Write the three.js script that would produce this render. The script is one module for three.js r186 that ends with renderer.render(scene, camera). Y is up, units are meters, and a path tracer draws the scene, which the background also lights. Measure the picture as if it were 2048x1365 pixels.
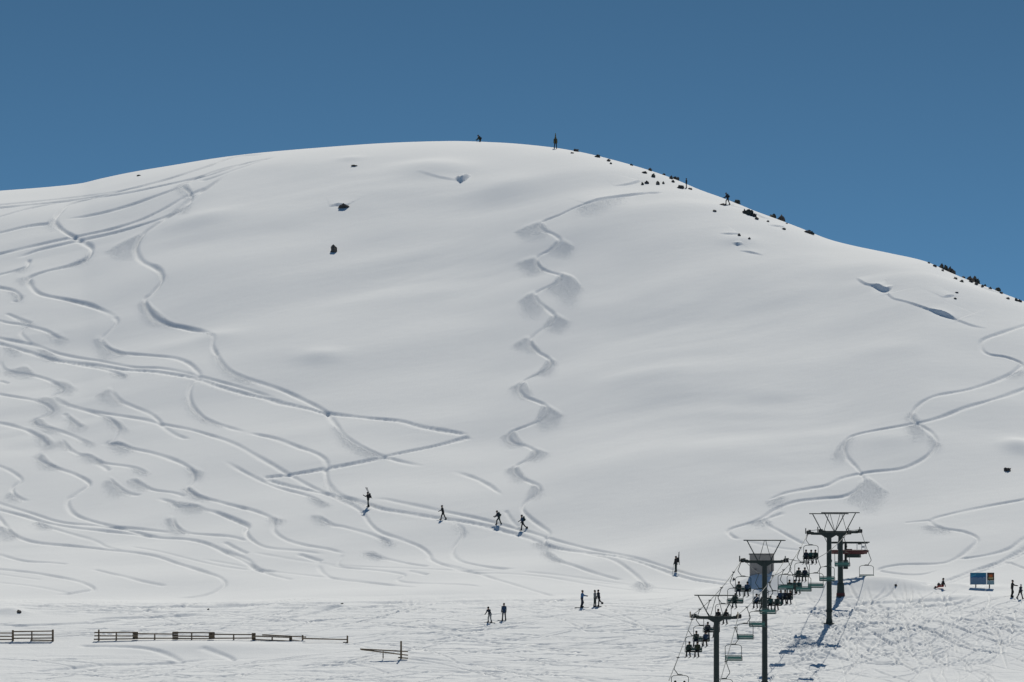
import * as THREE from 'three';
import { mergeGeometries } from 'three/addons/utils/BufferGeometryUtils.js';
import { RoundedBoxGeometry } from 'three/addons/geometries/RoundedBoxGeometry.js';

// ------------------------------------------------------------------ camera, sky, sun, exposure
const scene = new THREE.Scene();
const FOC = 9743, CXP = 1024, CYP = 682.5, PITCH = Math.atan((1000 - 682.5) / FOC);
const camera = new THREE.PerspectiveCamera(2 * Math.atan(682.5 / FOC) * 180 / Math.PI, 1024 / 682, 1, 8000);
camera.position.set(0, 0, 0);
camera.rotation.set(PITCH, 0, 0);
scene.add(camera);

const SUN_EL = 53 * Math.PI / 180, SUN_AZ = 12 * Math.PI / 180;
const sunDir = new THREE.Vector3(Math.sin(SUN_AZ) * Math.cos(SUN_EL), Math.sin(SUN_EL), -Math.cos(SUN_AZ) * Math.cos(SUN_EL));
const sun = new THREE.DirectionalLight(new THREE.Color().setRGB(1.0, 0.955, 0.85), 3.7);
sun.position.copy(sunDir).multiplyScalar(900).add(new THREE.Vector3(0, 0, -560));
sun.target.position.set(0, 0, -560);
sun.castShadow = true;
Object.assign(sun.shadow.camera, { left: -120, right: 120, top: 120, bottom: -120, near: 10, far: 2000 });
sun.shadow.mapSize.set(4096, 4096);
scene.add(sun, sun.target);

{ // clear mountain sky: deep blue, paler towards the horizon
  const w = 64, h = 512, data = new Float32Array(w * h * 4);
  for (let j = 0; j < h; j++) {
    const el = Math.max(0, ((j + 0.5) / h - 0.5) * 180);
    const k = Math.exp(-el / 4.5);
    const c = [0.029 + 0.120 * k, 0.078 + 0.308 * k, 0.161 + 0.535 * k];
    for (let i = 0; i < w; i++) data.set([c[0], c[1], c[2], 1], (j * w + i) * 4);
  }
  const t = new THREE.DataTexture(data, w, h, THREE.RGBAFormat, THREE.FloatType);
  t.mapping = THREE.EquirectangularReflectionMapping; t.magFilter = THREE.LinearFilter; t.minFilter = THREE.LinearFilter;
  t.needsUpdate = true;
  scene.background = t; scene.environment = t;
}
const renderer = new THREE.WebGLRenderer({ antialias: true });
renderer.setSize(1024, 682);
renderer.toneMapping = THREE.LinearToneMapping;
renderer.toneMappingExposure = 0.865;
renderer.shadowMap.enabled = true;

// ------------------------------------------------------------------ helpers
let seed = 20231;
const rnd = () => { seed = (seed * 1664525 + 1013904223) >>> 0; return seed / 4294967296; };
const rr = (a, b) => a + (b - a) * rnd();
const clamp = (x, a, b) => x < a ? a : x > b ? b : x;
const sstep = (a, b, x) => { const t = clamp((x - a) / (b - a), 0, 1); return t * t * (3 - 2 * t); };
const lerp = (a, b, t) => a + (b - a) * t;
const RAD = Math.PI / 180;
const PERM = new Uint8Array(512);
for (let i = 0; i < 256; i++) PERM[i] = i;
for (let i = 255; i > 0; i--) { const j = Math.floor(rnd() * (i + 1)); [PERM[i], PERM[j]] = [PERM[j], PERM[i]]; }
for (let i = 0; i < 256; i++) PERM[256 + i] = PERM[i];
const GX = new Float32Array(256), GY = new Float32Array(256);
for (let i = 0; i < 256; i++) { const a = i / 256 * Math.PI * 2; GX[i] = Math.cos(a); GY[i] = Math.sin(a); }
function noise2(x, y) { // gradient noise, about -0.7..0.7
  const xi = Math.floor(x), yi = Math.floor(y), fx = x - xi, fy = y - yi, X = xi & 255, Y = yi & 255;
  const u = fx * fx * fx * (fx * (fx * 6 - 15) + 10), v = fy * fy * fy * (fy * (fy * 6 - 15) + 10);
  const a = PERM[PERM[X] + Y], b = PERM[PERM[X + 1] + Y], c = PERM[PERM[X] + ((Y + 1) & 255)], d = PERM[PERM[X + 1] + ((Y + 1) & 255)];
  const n0 = GX[a] * fx + GY[a] * fy, n1 = GX[b] * (fx - 1) + GY[b] * fy;
  const n2 = GX[c] * fx + GY[c] * (fy - 1), n3 = GX[d] * (fx - 1) + GY[d] * (fy - 1);
  return lerp(lerp(n0, n1, u), lerp(n2, n3, u), v);
}
function curve(pts) { // monotone cubic through [x, y] pairs, linear beyond the ends
  const n = pts.length, m = new Array(n);
  const s = []; for (let i = 0; i < n - 1; i++) s.push((pts[i + 1][1] - pts[i][1]) / (pts[i + 1][0] - pts[i][0]));
  m[0] = s[0]; m[n - 1] = s[n - 2];
  for (let i = 1; i < n - 1; i++) m[i] = s[i - 1] * s[i] <= 0 ? 0 : 2 / (1 / s[i - 1] + 1 / s[i]);
  return x => {
    if (x <= pts[0][0]) return pts[0][1] + m[0] * (x - pts[0][0]);
    if (x >= pts[n - 1][0]) return pts[n - 1][1] + m[n - 1] * (x - pts[n - 1][0]);
    let i = 0; while (x > pts[i + 1][0]) i++;
    const h = pts[i + 1][0] - pts[i][0], t = (x - pts[i][0]) / h, t2 = t * t, t3 = t2 * t;
    return (2 * t3 - 3 * t2 + 1) * pts[i][1] + (t3 - 2 * t2 + t) * h * m[i] + (-2 * t3 + 3 * t2) * pts[i + 1][1] + (t3 - t2) * h * m[i + 1];
  };
}
const cP = Math.cos(PITCH), sP = Math.sin(PITCH);
function at(px, py, D) { // world point seen at photo pixel (px, py) lying D metres in front of the camera
  const dx = (px - CXP) / FOC, dy = -(py - CYP) / FOC;
  const y = dy * cP + sP, z = dy * sP - cP, k = D / -z;
  return new THREE.Vector3(dx * k, y * k, -D);
}
function project(x, y, z) {
  const yc = y * cP + z * sP, zc = -y * sP + z * cP;
  return [CXP + FOC * x / -zc, CYP - FOC * yc / -zc];
}

// ------------------------------------------------------------------ the snow hill (one sheet, tracks cut into it)
const crestYc = curve([[-3000, 700], [-700, 470], [-250, 398], [0, 382], [100, 375], [160, 369], [200, 360], [270, 345], [350, 330], [440, 315], [540, 303], [640, 294], [740, 288], [820, 285.5], [900, 284.5], [1000, 287], [1100, 294], [1150, 301], [1250, 327], [1350, 359], [1400, 379], [1460, 401], [1550, 437], [1600, 457], [1660, 481], [1700, 491], [1780, 507], [1850, 522], [1900, 544], [1950, 565], [2000, 584], [2048, 603], [2300, 690], [3000, 860], [5000, 1000]]);
const crestY = px => Math.min(1050, crestYc(clamp(px, -3000, 5000)));
const crestDc = curve([[-600, 775], [0, 768], [500, 770], [900, 766], [1200, 748], [1456, 726], [1700, 706], [2048, 686], [2600, 670]]);
const crestD = px => crestDc(clamp(px, -600, 2600));
const footYc = curve([[0, 1197], [600, 1196], [1100, 1194], [1400, 1188], [1700, 1186], [1900, 1180], [2048, 1178]]);
const footY = px => footYc(clamp(px, 0, 2048));
const FOOT_D = 563, END_Y = 1402;
const foreD = (() => { const c = curve([[0, 563], [0.06, 557], [0.25, 545], [0.52, 532], [0.82, 517], [1, 508]]); return c; })();
const NV = 600, Vt = new Float32Array(NV + 1), Mt = new Float32Array(NV + 1);
for (let i = 0, s = 0; i < NV; i++) {
  const q = (i + 0.5) / NV;
  let p = q < 0.34 ? Math.pow(Math.sin(Math.PI / 2 * q / 0.34), 0.85) : 1;
  if (q > 0.8) p *= 1 - 0.42 * sstep(0.8, 1, q);
  s += p; Vt[i + 1] = s;
}
for (let i = 0; i <= NV; i++) { Vt[i] /= Vt[NV]; }
for (let i = 0; i <= NV; i++) Mt[i] = 0.72 * Vt[i] + 0.28 * i / NV;
function tab(T, q) { const f = clamp(q, 0, 1) * NV, i = Math.min(NV - 1, Math.floor(f)); return lerp(T[i], T[i + 1], f - i); }
function inv(T, v) { let a = 0, b = NV; while (b - a > 1) { const m = (a + b) >> 1; if (T[m] <= v) a = m; else b = m; } return clamp((a + (v - T[a]) / Math.max(1e-9, T[b] - T[a])) / NV, 0, 1); }

const PX0 = -70, PX1 = 2118, STEP = 2.1;
const cols = [];
for (const o of [9000, 6000, 4200, 3000, 2200, 1600, 1150, 820, 580, 400, 270, 170, 100, 50, 20]) cols.push(PX0 - o);
const I0 = cols.length;
for (let x = PX0; x <= PX1; x += STEP) cols.push(x);
const I1 = cols.length - 1;
for (const o of [20, 50, 100, 170, 270, 400, 580, 820, 1150, 1600, 2200, 3000, 4200, 6000, 9000]) cols.push(cols[I1] + o);
const BACK = [1800, 1100, 700, 450, 300, 200, 140, 100, 72, 52, 36, 24, 15, 9, 5, 2.5, 1];
const NH = 780, NF = 250;
const FRONT = [500, 492, 480, 460, 430, 390, 340, 280, 220, 160, 110, 70, 40, 20, 8, 2];
const J0 = BACK.length, J1 = J0 + NH, J2 = J1 + NF;         // J0 crest, J1 foot, J2 end of dense foreground
const NI = cols.length, NJ = J2 + 1 + FRONT.length;
const X = new Float32Array(NI * NJ), Y = new Float32Array(NI * NJ), Z = new Float32Array(NI * NJ), DISP = new Float32Array(NI * NJ), PY = new Float32Array(NI * NJ);
const frontY = curve([[2, -1.75], [40, -4.2], [110, -9], [220, -17], [340, -24], [430, -26.5], [480, -24.2], [500, -21.6]]);
for (let i = 0; i < NI; i++) {
  const px = cols[i], yc = crestY(px), Dc = crestD(px), yf = footY(px);
  for (let j = 0; j < NJ; j++) {
    let D, py = 0, yw = null;
    if (j < J0) {
      const t = BACK[j]; D = Dc + t;
      const tt = Math.min(t, 70); py = yc + 0.06 * tt * tt + 0.06 * 140 * (t - tt) * 0.35;
      const p = at(px, py, D); yw = Math.max(p.y, -60 - 0.01 * t);
    } else if (j <= J1) { const q = inv(Mt, (j - J0) / NH); D = lerp(Dc, FOOT_D, q); py = lerp(yc, yf, tab(Vt, q)); }
    else if (j <= J2) { const v = (j - J1) / NF; D = foreD(v); py = lerp(yf, END_Y, v); }
    else { D = FRONT[j - J2 - 1]; yw = frontY(D); }
    const k = i * NJ + j;
    if (yw === null) { const p = at(px, py, D); X[k] = p.x; Y[k] = p.y; Z[k] = p.z; }
    else { X[k] = (px - CXP) / FOC * D; Y[k] = yw; Z[k] = -D; }
    PY[k] = py;
  }
}
const colOf = px => I0 + (px - PX0) / STEP;
function rowOf(px, py) {
  const yc = crestY(px), yf = footY(px);
  if (py <= yf) return J0 + NH * tab(Mt, inv(Vt, clamp((py - yc) / (yf - yc), 0, 1)));
  return J1 + NF * clamp((py - yf) / (END_Y - yf), 0, 1);
}
function depthAt(px, py) {
  const yc = crestY(px), yf = footY(px);
  if (py <= yf) return lerp(crestD(px), FOOT_D, inv(Vt, clamp((py - yc) / (yf - yc), 0, 1)));
  return foreD(clamp((py - yf) / (END_Y - yf), 0, 1));
}
function basePoint(px, py) { return at(px, py, depthAt(px, py)); }

// --- broad wind-shaped swells, drifts and the rough traffic zone at the foot
for (let i = I0 - 12; i <= I1 + 12; i++) for (let j = J0 - 8; j <= J2 + 4; j++) {
  const k = i * NJ + j, x = X[k], z = -Z[k], u = x * 0.94 + z * 0.30, w = z * 0.94 - x * 0.34;
  const wob = noise2(u * 0.03 + 7, w * 0.03) * 6;
  let h = 0;
  h += 0.95 * noise2(u * 0.026 + 3, (w + wob) * 0.048);
  h += 0.36 * noise2(u * 0.06 + 13, (w + wob) * 0.10 + 5);
  h += 0.13 * noise2(u * 0.10 + 41, (w + 2 * wob) * 0.22 + 15) * sstep(-0.1, 0.35, noise2(x * 0.02 + 9, z * 0.03));
  h += 0.014 * noise2(u * 0.16 + 31, (w + wob) * 0.5 + 9);
  h += 0.011 * noise2(u * 0.5 + 1, w * 1.1 + 3);
  const fore = sstep(-6, 10, PY[k] - footY(cols[i]));
  const crest = j < J0 ? 0.35 : lerp(0.35, 1, sstep(0, 60, j - J0));
  DISP[k] += h * crest * lerp(1, 0.45, fore);
}
function drift(px, py, rx, rz, A, rot = 0) { // a soft drift: centre by pixel, radii in metres
  const c = basePoint(px, py), ci = colOf(px), ca = Math.cos(rot), sa = Math.sin(rot), R = 2.6 * Math.max(rx, rz);
  const di = R / (STEP * -c.z / FOC);
  const i0 = Math.max(0, Math.floor(ci - di)), i1 = Math.min(NI - 1, Math.ceil(ci + di));
  for (let i = i0; i <= i1; i++) for (let j = J0 - 6; j < NJ; j++) {
    const k = i * NJ + j, dx = X[k] - c.x, dz = Z[k] - c.z;
    if (Math.abs(dz) > R) continue;
    const a = (dx * ca + dz * sa) / rx, b = (-dx * sa + dz * ca) / rz, e = a * a + b * b;
    if (e < 7) DISP[k] += A * Math.exp(-e);
  }
}
drift(640, 722, 3.4, 2.6, 0.48); drift(400, 440, 6, 4, 0.5, -0.3); drift(870, 338, 5.2, 4.6, 0.75); drift(1010, 372, 5, 5, 0.5); drift(430, 675, 3.5, 2.6, 0.3); drift(1540, 790, 4, 2.6, 0.3); drift(1790, 880, 4, 2.4, 0.22);
drift(700, 320, 2, 1.5, 0.2); drift(1200, 412, 4, 4, 0.5); drift(2040, 890, 2.2, 2.4, 0.7); drift(1560, 770, 4, 3, 0.2); drift(1480, 480, 3, 2.5, 0.4);
drift(1790, 700, 5, 3, 0.22); drift(350, 690, 3, 2.5, 0.16); drift(60, 880, 4, 3, 0.2); drift(1100, 560, 7, 3, 0.15, -0.3); drift(760, 600, 8, 3, 0.2, -0.3);
drift(760, 520, 9, 3, 0.2, -0.35); drift(1330, 620, 9, 3.2, 0.22, -0.3); drift(1250, 760, 8, 3, 0.18, -0.25);
// snow piled round the hut, the loading ramp and two small kickers on the flat
drift(1528, 1190, 4.6, 3.6, 1.95); drift(1575, 1186, 4.5, 4.5, 0.9); drift(1755, 1188, 6.8, 3.2, 1.75, 0.08); drift(1700, 1196, 3.4, 3.4, 0.6);
drift(18, 1226, 2.0, 1.8, 0.55); drift(672, 1216, 2.4, 1.1, 0.42); drift(420, 1296, 9, 2.6, 0.5); drift(900, 1320, 9, 4, 0.3); drift(1900, 1200, 5, 2.0, 0.3);
drift(1620, 1310, 4, 2.5, 0.5); drift(1930, 1180, 5, 1.5, 0.4);

// --- line work: ski grooves, boot trails, scarps
const stampD = new Float32Array(NI * NJ).fill(1e9), stampS = new Float32Array(NI * NJ), stampN = new Float32Array(NI * NJ), stampU = new Float32Array(NI * NJ);
function spline(pts, spacing) { // Catmull-Rom through pixel points, resampled
  const out = [];
  const P = i => pts[clamp(i, 0, pts.length - 1)];
  for (let i = 0; i < pts.length - 1; i++) {
    const a = P(i - 1), b = P(i), c = P(i + 1), d = P(i + 2), n = Math.max(2, Math.ceil(Math.hypot(c[0] - b[0], c[1] - b[1]) / spacing));
    for (let s = 0; s < n; s++) {
      const t = s / n, t2 = t * t, t3 = t2 * t, f = q => 0.5 * (2 * b[q] + (c[q] - a[q]) * t + (2 * a[q] - 5 * b[q] + 4 * c[q] - d[q]) * t2 + (-a[q] + 3 * b[q] - 3 * c[q] + d[q]) * t3);
      out.push([f(0), f(1)]);
    }
  }
  out.push(pts[pts.length - 1].slice());
  return out;
}
function along(pts, R, fn) { // calls fn(k, signed distance, 0..1 along, metres along) for each vertex within R metres of the line
  const px = spline(pts, 3), wp = px.map(p => basePoint(clamp(p[0], PX0 - 60, PX1 + 60), Math.max(p[1], crestY(p[0]) + 0.5)));
  const len = [0]; for (let i = 1; i < wp.length; i++) len.push(len[i - 1] + Math.hypot(wp[i].x - wp[i - 1].x, wp[i].z - wp[i - 1].z));
  const L = len[len.length - 1], touched = [];
  for (let s = 0; s < wp.length - 1; s++) {
    const A = wp[s], B = wp[s + 1], ex = B.x - A.x, ez = B.z - A.z, e2 = ex * ex + ez * ez; if (e2 < 1e-9) continue;
    const ci = colOf(px[s][0]), di = R / (STEP * -A.z / FOC) + 3;
    const i0 = Math.max(0, Math.floor(ci - di)), i1 = Math.min(NI - 1, Math.ceil(ci + di));
    const jc = Math.round(rowOf(px[s][0], px[s][1]));
    const zlo = Math.min(A.z, B.z) - R, zhi = Math.max(A.z, B.z) + R;
    for (let i = i0; i <= i1; i++) {
      const walk = (j, dj) => {
        for (; j >= 0 && j < NJ; j += dj) {
          const k = i * NJ + j; if (Z[k] < zlo || Z[k] > zhi) { if ((dj < 0 && Z[k] < zlo) || (dj > 0 && Z[k] > zhi)) break; continue; }
          const rx = X[k] - A.x, rz = Z[k] - A.z, t = clamp((rx * ex + rz * ez) / e2, 0, 1), qx = rx - ex * t, qz = rz - ez * t, d = Math.hypot(qx, qz);
          if (d < R && d < stampD[k]) { if (stampD[k] > 1e8) touched.push(k); stampD[k] = d; stampS[k] = len[s] + Math.sqrt(e2) * t; stampN[k] = (ex * rz - ez * rx) > 0 ? 1 : -1; stampU[k] = d > 1e-6 ? -qz / d : 0; }
        }
      };
      walk(jc, -1); walk(jc + 1, 1);
    }
  }
  for (const k of touched) { fn(k, stampD[k] * stampN[k], stampS[k] / L, stampS[k], L); stampD[k] = 1e9; }
}
let trackNo = 0;
function groove(pts, { w = 0.2, d = 0.15, taper = 0.08, berm = 0.03, rough = 0.14, asym = 1.5 } = {}) {
  const id = ++trackNo * 17.3;
  along(pts, w * 7.5, (k, dist, t, s) => {
    const a = sstep(0, taper, t) * sstep(0, taper, 1 - t) * (1 + 0.7 * noise2(s * 0.22, id)) ;
    // the wall on the uphill side is cut steep, the downhill side runs out gently
    const ww = w * (1 + 0.5 * noise2(s * 0.2, id + 5)) * (1 - asym * Math.min(0, stampU[k])), e = Math.abs(dist) / ww;
    let h = -d * Math.exp(-e * e) + berm * d * Math.exp(-Math.pow((e - 1.8) / 0.6, 2));
    h += rough * d * noise2(X[k] * 2.6, Z[k] * 2.2) * Math.exp(-Math.pow(e / 1.5, 2));
    DISP[k] += a * h;
  });
}
function scarp(pts, heights, L = 3, back = 0.18, pit = 0.35) { // a wind lip: uphill side raised, steep face towards the valley
  const hc = curve(heights.map((h, i) => [i / (heights.length - 1), h]));
  along(pts, L * 3, (k, dist, t) => {
    const up = dist * scarpSign(pts), h = Math.max(0, hc(t)) * (t <= 0.001 || t >= 0.999 ? Math.exp(-Math.pow(up / 0.6, 2)) * 0 : 1);
    DISP[k] += h * (up > 0 ? sstep(0, back, up) * Math.exp(-up / L) : 0) - pit * h * (up < 0 ? Math.exp(up / 0.8) : sstep(back, 0, up));
  });
}
const scarpSign = pts => (pts[pts.length - 1][0] > pts[0][0]) ? -1 : 1;
function fan(pts, amp = 0.11, soft = 9) { // snow thrown out of a turn: heaped against the ski line, thinning out down the slope
  const id = ++trackNo * 9.7, xs = pts.map(p => p[0]), ys = pts.map(p => p[1]);
  const xm = (Math.min(...xs) + Math.max(...xs)) / 2, grow = 1 + soft / Math.max(12, Math.max(...xs) - Math.min(...xs));
  const i0 = Math.max(0, Math.floor(colOf(Math.min(...xs) - 2 * soft))), i1 = Math.min(NI - 1, Math.ceil(colOf(Math.max(...xs) + 2 * soft)));
  let T = [], B = []; // upper and lower edge of the patch for each column, then softened sideways
  for (let i = i0; i <= i1; i++) {
    const x = xm + (cols[i] - xm) / grow; let top = 1e9, bot = -1e9;
    for (let a = 0, b = pts.length - 1; a < pts.length; b = a++) { const [xa, ya] = pts[a], [xb, yb] = pts[b]; if ((xa > x) !== (xb > x)) { const yy = ya + (yb - ya) * (x - xa) / (xb - xa); top = Math.min(top, yy); bot = Math.max(bot, yy); } }
    T.push(bot > top ? top : NaN); B.push(bot > top ? (bot - top) * (1 + 0.5 * noise2(cols[i] * 0.06, id)) + soft * 0.8 : 0);
  }
  const first = T.findIndex(v => !isNaN(v)); if (first < 0) return; let last = T[first];
  for (let n = 0; n < T.length; n++) { if (isNaN(T[n])) T[n] = n < first ? T[first] : last; else last = T[n]; }
  for (let pass = 0; pass < 3; pass++) for (const arr of [T, B]) { const c = arr.slice(); for (let n = 0; n < c.length; n++) { let q = 0, wsum = 0; for (let e = -2; e <= 2; e++) { const v = c[clamp(n + e, 0, c.length - 1)]; q += v; wsum++; } arr[n] = q / wsum; } }
  for (let i = i0; i <= i1; i++) {
    const top = T[i - i0], len = B[i - i0]; if (len < 0.5) continue;
    const A = amp * 0.13 * len * 0.17 * sstep(0, 14, len), wide = sstep(0, 12, len) * (1 + 0.4 * noise2(cols[i] * 0.05, id + 7));
    for (let j = J0; j <= J2; j++) {
      const k = i * NJ + j, y = PY[k]; if (y < top - 8 || y > top + len) continue;
      const t = (y - top) / len;
      DISP[k] += t >= 0 ? A * (1 - t) * (1 - t) : A * sstep(-8, 0, y - top);
    }
    // loose clumps: thick below the ski line, thinning down the slope
    const n = Math.max(0, wide) * len * STEP * 5.2 * amp / 0.13;
    for (let q = Math.floor(n + rnd()); q > 0; q--) { const t = 1 - Math.pow(1 - rnd() * 0.999, 0.62), g = rnd() + rnd() + rnd() - 1.5; CLUMPS.push([cols[i] + g * (6 + soft * 1.7 * t), top + 1 + t * len * 1.35 + 4 * (rnd() - 0.5), 0.0105 + 0.011 * rnd() * rnd()]); }
  }
}
const CLUMPS = [];
const ZOOM = { Z1: [0, 280, 3.413], Z2: [0, 620, 3.592], Z3: [0, 880, 4.096], Z4: [400, 700, 2.73], Z5: [880, 360, 3.102], Z6: [880, 760, 2.967], Z7: [1400, 520, 2.0077], P: [0, 0, 1] };
const pxs = (z, a) => { const [ox, oy, s] = ZOOM[z], o = []; for (let i = 0; i < a.length; i += 2) o.push([ox + a[i] / s, oy + a[i + 1] / s]); return o; };
const G = (z, a, o) => groove(pxs(z, a), z === 'Z1' ? { ...o, d: o.d * 1.5, w: o.w * 1.15 } : o); // deeper in the drifted snow near the crest
const S = (z, a, amp, soft) => fan(pxs(z, a), amp, soft);
const BIG = { w: 0.27, d: 0.235 }, MID = { w: 0.235, d: 0.185 }, THIN = { w: 0.22, d: 0.13 }, FAINT = { w: 0.2, d: 0.08 }, BOOT = { w: 0.28, d: 0.25, rough: 0.45, taper: 0.02 };

// long run on the left, top to hikers' trail
G('Z1', [1880, 110, 1700, 160, 1450, 240, 1200, 300, 900, 365, 620, 400, 480, 440, 410, 500, 375, 560, 430, 620, 520, 665, 610, 710, 625, 745, 590, 800, 480, 845, 300, 890, 200, 930, 200, 970, 240, 1030, 320, 1070, 500, 1110, 650, 1150, 760, 1195, 800, 1240], BIG);
G('Z2', [720, 190, 760, 240, 850, 285, 950, 300, 1200, 335, 1330, 380, 1400, 440, 1430, 490, 1385, 540, 1360, 590, 1365, 650, 1420, 720, 1520, 790, 1796, 895], BIG);
G('P', [490, 866, 547, 879, 605, 898, 638, 912, 653, 927, 651, 942, 656, 964, 671, 984, 693, 998, 730, 1009], BIG);
G('P', [228, 634, 234, 643, 222, 657, 204, 672, 203, 680], { ...MID, taper: 0.1 }); G('P', [420, 670, 427, 680, 425, 696, 434, 716], { ...MID, taper: 0.1 });
S('Z1', [480, 845, 590, 780, 630, 740, 610, 800, 500, 860], 0.1, 6); S('Z1', [330, 580, 360, 520, 400, 590, 350, 600], 0.1, 6); S('Z1', [110, 940, 190, 925, 200, 980, 130, 965], 0.1, 6);
S('Z2', [690, 200, 740, 190, 780, 240, 900, 295, 760, 295, 700, 270], 0.12, 8); S('Z2', [1340, 620, 1370, 640, 1420, 730, 1600, 830, 1450, 770, 1360, 700], 0.1, 8);
S('Z4', [690, 660, 710, 740, 780, 810, 900, 850, 780, 820, 700, 740], 0.1, 8);
// second run
G('Z1', [1560, 240, 1300, 410, 1180, 500, 1080, 570, 980, 640, 930, 720, 935, 780, 980, 840, 1060, 885, 1100, 930, 1100, 980, 1040, 1050, 990, 1090, 1000, 1140, 1050, 1200, 1150, 1235, 1260, 1255, 1380, 1290, 1440, 1330, 1455, 1360], BIG);
G('P', [426, 690, 437, 722, 459, 746, 492, 760, 528, 770, 576, 784, 612, 801, 638, 814, 656, 826, 671, 847, 686, 868, 715, 889, 752, 907, 796, 920, 832, 929, 858, 933], BIG);
G('P', [902, 941, 942, 953, 971, 969, 993, 988, 1006, 1000], { ...BIG, taper: 0.3 });
S('Z1', [740, 760, 860, 690, 960, 640, 920, 720, 900, 800], 0.14, 8); S('Z1', [965, 1140, 985, 1080, 1040, 1150, 1130, 1215, 1200, 1245, 1040, 1225, 975, 1200], 0.15, 6);
S('Z1', [1090, 900, 1120, 950, 1090, 1000], 0.1, 5); S('Z1', [1390, 1290, 1460, 1340, 1440, 1360], 0.1, 5);
S('Z4', [70, 10, 110, 70, 170, 130, 300, 185, 180, 160, 100, 90], 0.12, 7); S('Z4', [730, 400, 790, 470, 900, 540, 1000, 580, 900, 570, 790, 510], 0.13, 8);
// the zigzag down the middle
G('P', [1330, 386, 1299, 386, 1251, 394, 1202, 407, 1154, 416, 1119, 429, 1090, 439, 1080, 450, 1086, 460, 1106, 471, 1119, 481, 1112, 489, 1099, 499, 1080, 508, 1073, 518, 1080, 531, 1099, 541, 1119, 550, 1120, 560, 1106, 570, 1080, 582, 1070, 592, 1077, 605, 1090, 616, 1106, 628, 1107, 637, 1096, 650, 1073, 665, 1061, 678, 1064, 690, 1077, 702, 1093, 710, 1102, 721, 1096, 732, 1077, 745, 1054, 757, 1043, 769, 1038, 780, 1049, 794, 1069, 802, 1089, 811, 1096, 824, 1082, 838, 1055, 848, 1025, 858, 1018, 868, 1028, 880, 1049, 886, 1065, 895, 1072, 905, 1059, 917, 1035, 929, 1028, 942, 1038, 956, 1052, 966, 1072, 976, 1079, 984, 1069, 996, 1052, 1009, 1045, 1023, 1059, 1036, 1082, 1050, 1099, 1063, 1090, 1076, 1089, 1090], { w: 0.23, d: 0.2, taper: 0.01, asym: 1.0 });
for (const f of [[480, 310, 560, 275, 640, 250, 620, 290, 650, 330, 540, 350], [740, 375, 820, 415, 790, 460, 740, 430, 680, 435], [480, 505, 600, 470, 600, 500, 640, 545, 540, 550], [740, 580, 840, 620, 860, 670, 820, 740, 740, 690, 660, 680, 720, 640], [600, 700, 520, 740, 510, 790, 550, 815, 630, 800, 600, 750], [700, 830, 790, 875, 740, 920, 670, 900], [460, 1025, 540, 970, 570, 1000, 600, 1050, 540, 1040], [660, 1085, 705, 1120, 690, 1180, 600, 1200, 665, 1140], [455, 1290, 530, 1240, 510, 1290, 540, 1345, 480, 1330]]) S('Z5', f, 0.15, 7);
for (const f of [[600, 140, 715, 205, 690, 250, 580, 245, 640, 195], [375, 320, 450, 280, 450, 320, 490, 370, 400, 345], [545, 395, 640, 435, 570, 455, 520, 470, 560, 430], [400, 540, 470, 495, 450, 540, 510, 605, 440, 590], [545, 625, 605, 670, 540, 720, 580, 670]]) S('Z6', f, 0.14, 6);
S('Z5', [870, 185, 1000, 150, 1150, 110, 1000, 200, 900, 230], 0.08, 8);
// climbing trail zigzags
G('P', [-60, 672, 0, 685, 42, 695, 84, 706, 125, 716, 195, 727, 251, 738, 320, 749, 390, 761, 455, 779, 528, 793, 565, 804, 620, 817, 664, 825, 730, 834, 796, 841, 840, 852, 894, 859, 938, 865], BOOT);
G('P', [-60, 664, 0, 676, 70, 687, 111, 699, 195, 717, 264, 733, 320, 740, 390, 756, 500, 781, 560, 797], MID);
G('P', [938, 867, 894, 879, 821, 898, 748, 918, 675, 933, 601, 945, 525, 953], BOOT);
G('P', [530, 955, 565, 966, 620, 980, 678, 995, 730, 1011, 766, 1022, 840, 1033, 894, 1041, 947, 1048, 998, 1057, 1049, 1070, 1099, 1089, 1166, 1104, 1217, 1112, 1284, 1127, 1352, 1143, 1400, 1153, 1460, 1162, 1500, 1166], { ...BOOT, d: 0.22 });
G('P', [730, 1004, 766, 1004, 803, 1011, 893, 1028, 947, 1038, 998, 1048, 1055, 1060, 1116, 1079, 1183, 1097, 1268, 1119, 1352, 1136, 1400, 1146, 1460, 1155, 1500, 1160], MID);
// lower middle
G('Z6', [60, 840, 130, 880, 130, 920, 80, 980, 80, 1020, 120, 1060, 200, 1090, 330, 1120, 460, 1135], MID); S('Z6', [70, 845, 160, 900, 130, 910], 0.1, 6);
G('Z6', [620, 1000, 640, 1050, 700, 1085, 800, 1120, 950, 1155, 1100, 1180], MID); S('Z6', [610, 1020, 650, 1010, 720, 1090, 680, 1080], 0.12, 6); S('Z6', [560, 960, 620, 950, 680, 985, 610, 990], 0.12, 6);
G('Z6', [850, 1030, 1000, 1070, 1120, 1125, 1190, 1170, 1220, 1210, 1180, 1235], MID); S('Z6', [1180, 1170, 1250, 1200, 1210, 1230, 1160, 1220], 0.1, 6);
G('Z6', [390, 790, 420, 830, 470, 870], MID); G('Z6', [0, 1075, 200, 1145, 400, 1220, 690, 1300], THIN); G('Z6', [0, 1135, 300, 1155, 700, 1185, 1100, 1240, 1400, 1270], FAINT); G('Z6', [900, 1195, 1200, 1215, 1543, 1240], FAINT); G('Z6', [480, 1150, 900, 1180, 1200, 1210], FAINT);
G('P', [444, 920, 492, 944, 547, 969, 605, 989, 634, 1002, 649, 1015], { ...MID, taper: 0.2 }); S('Z4', [590, 800, 650, 825, 700, 860, 650, 860], 0.12, 6);
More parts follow.
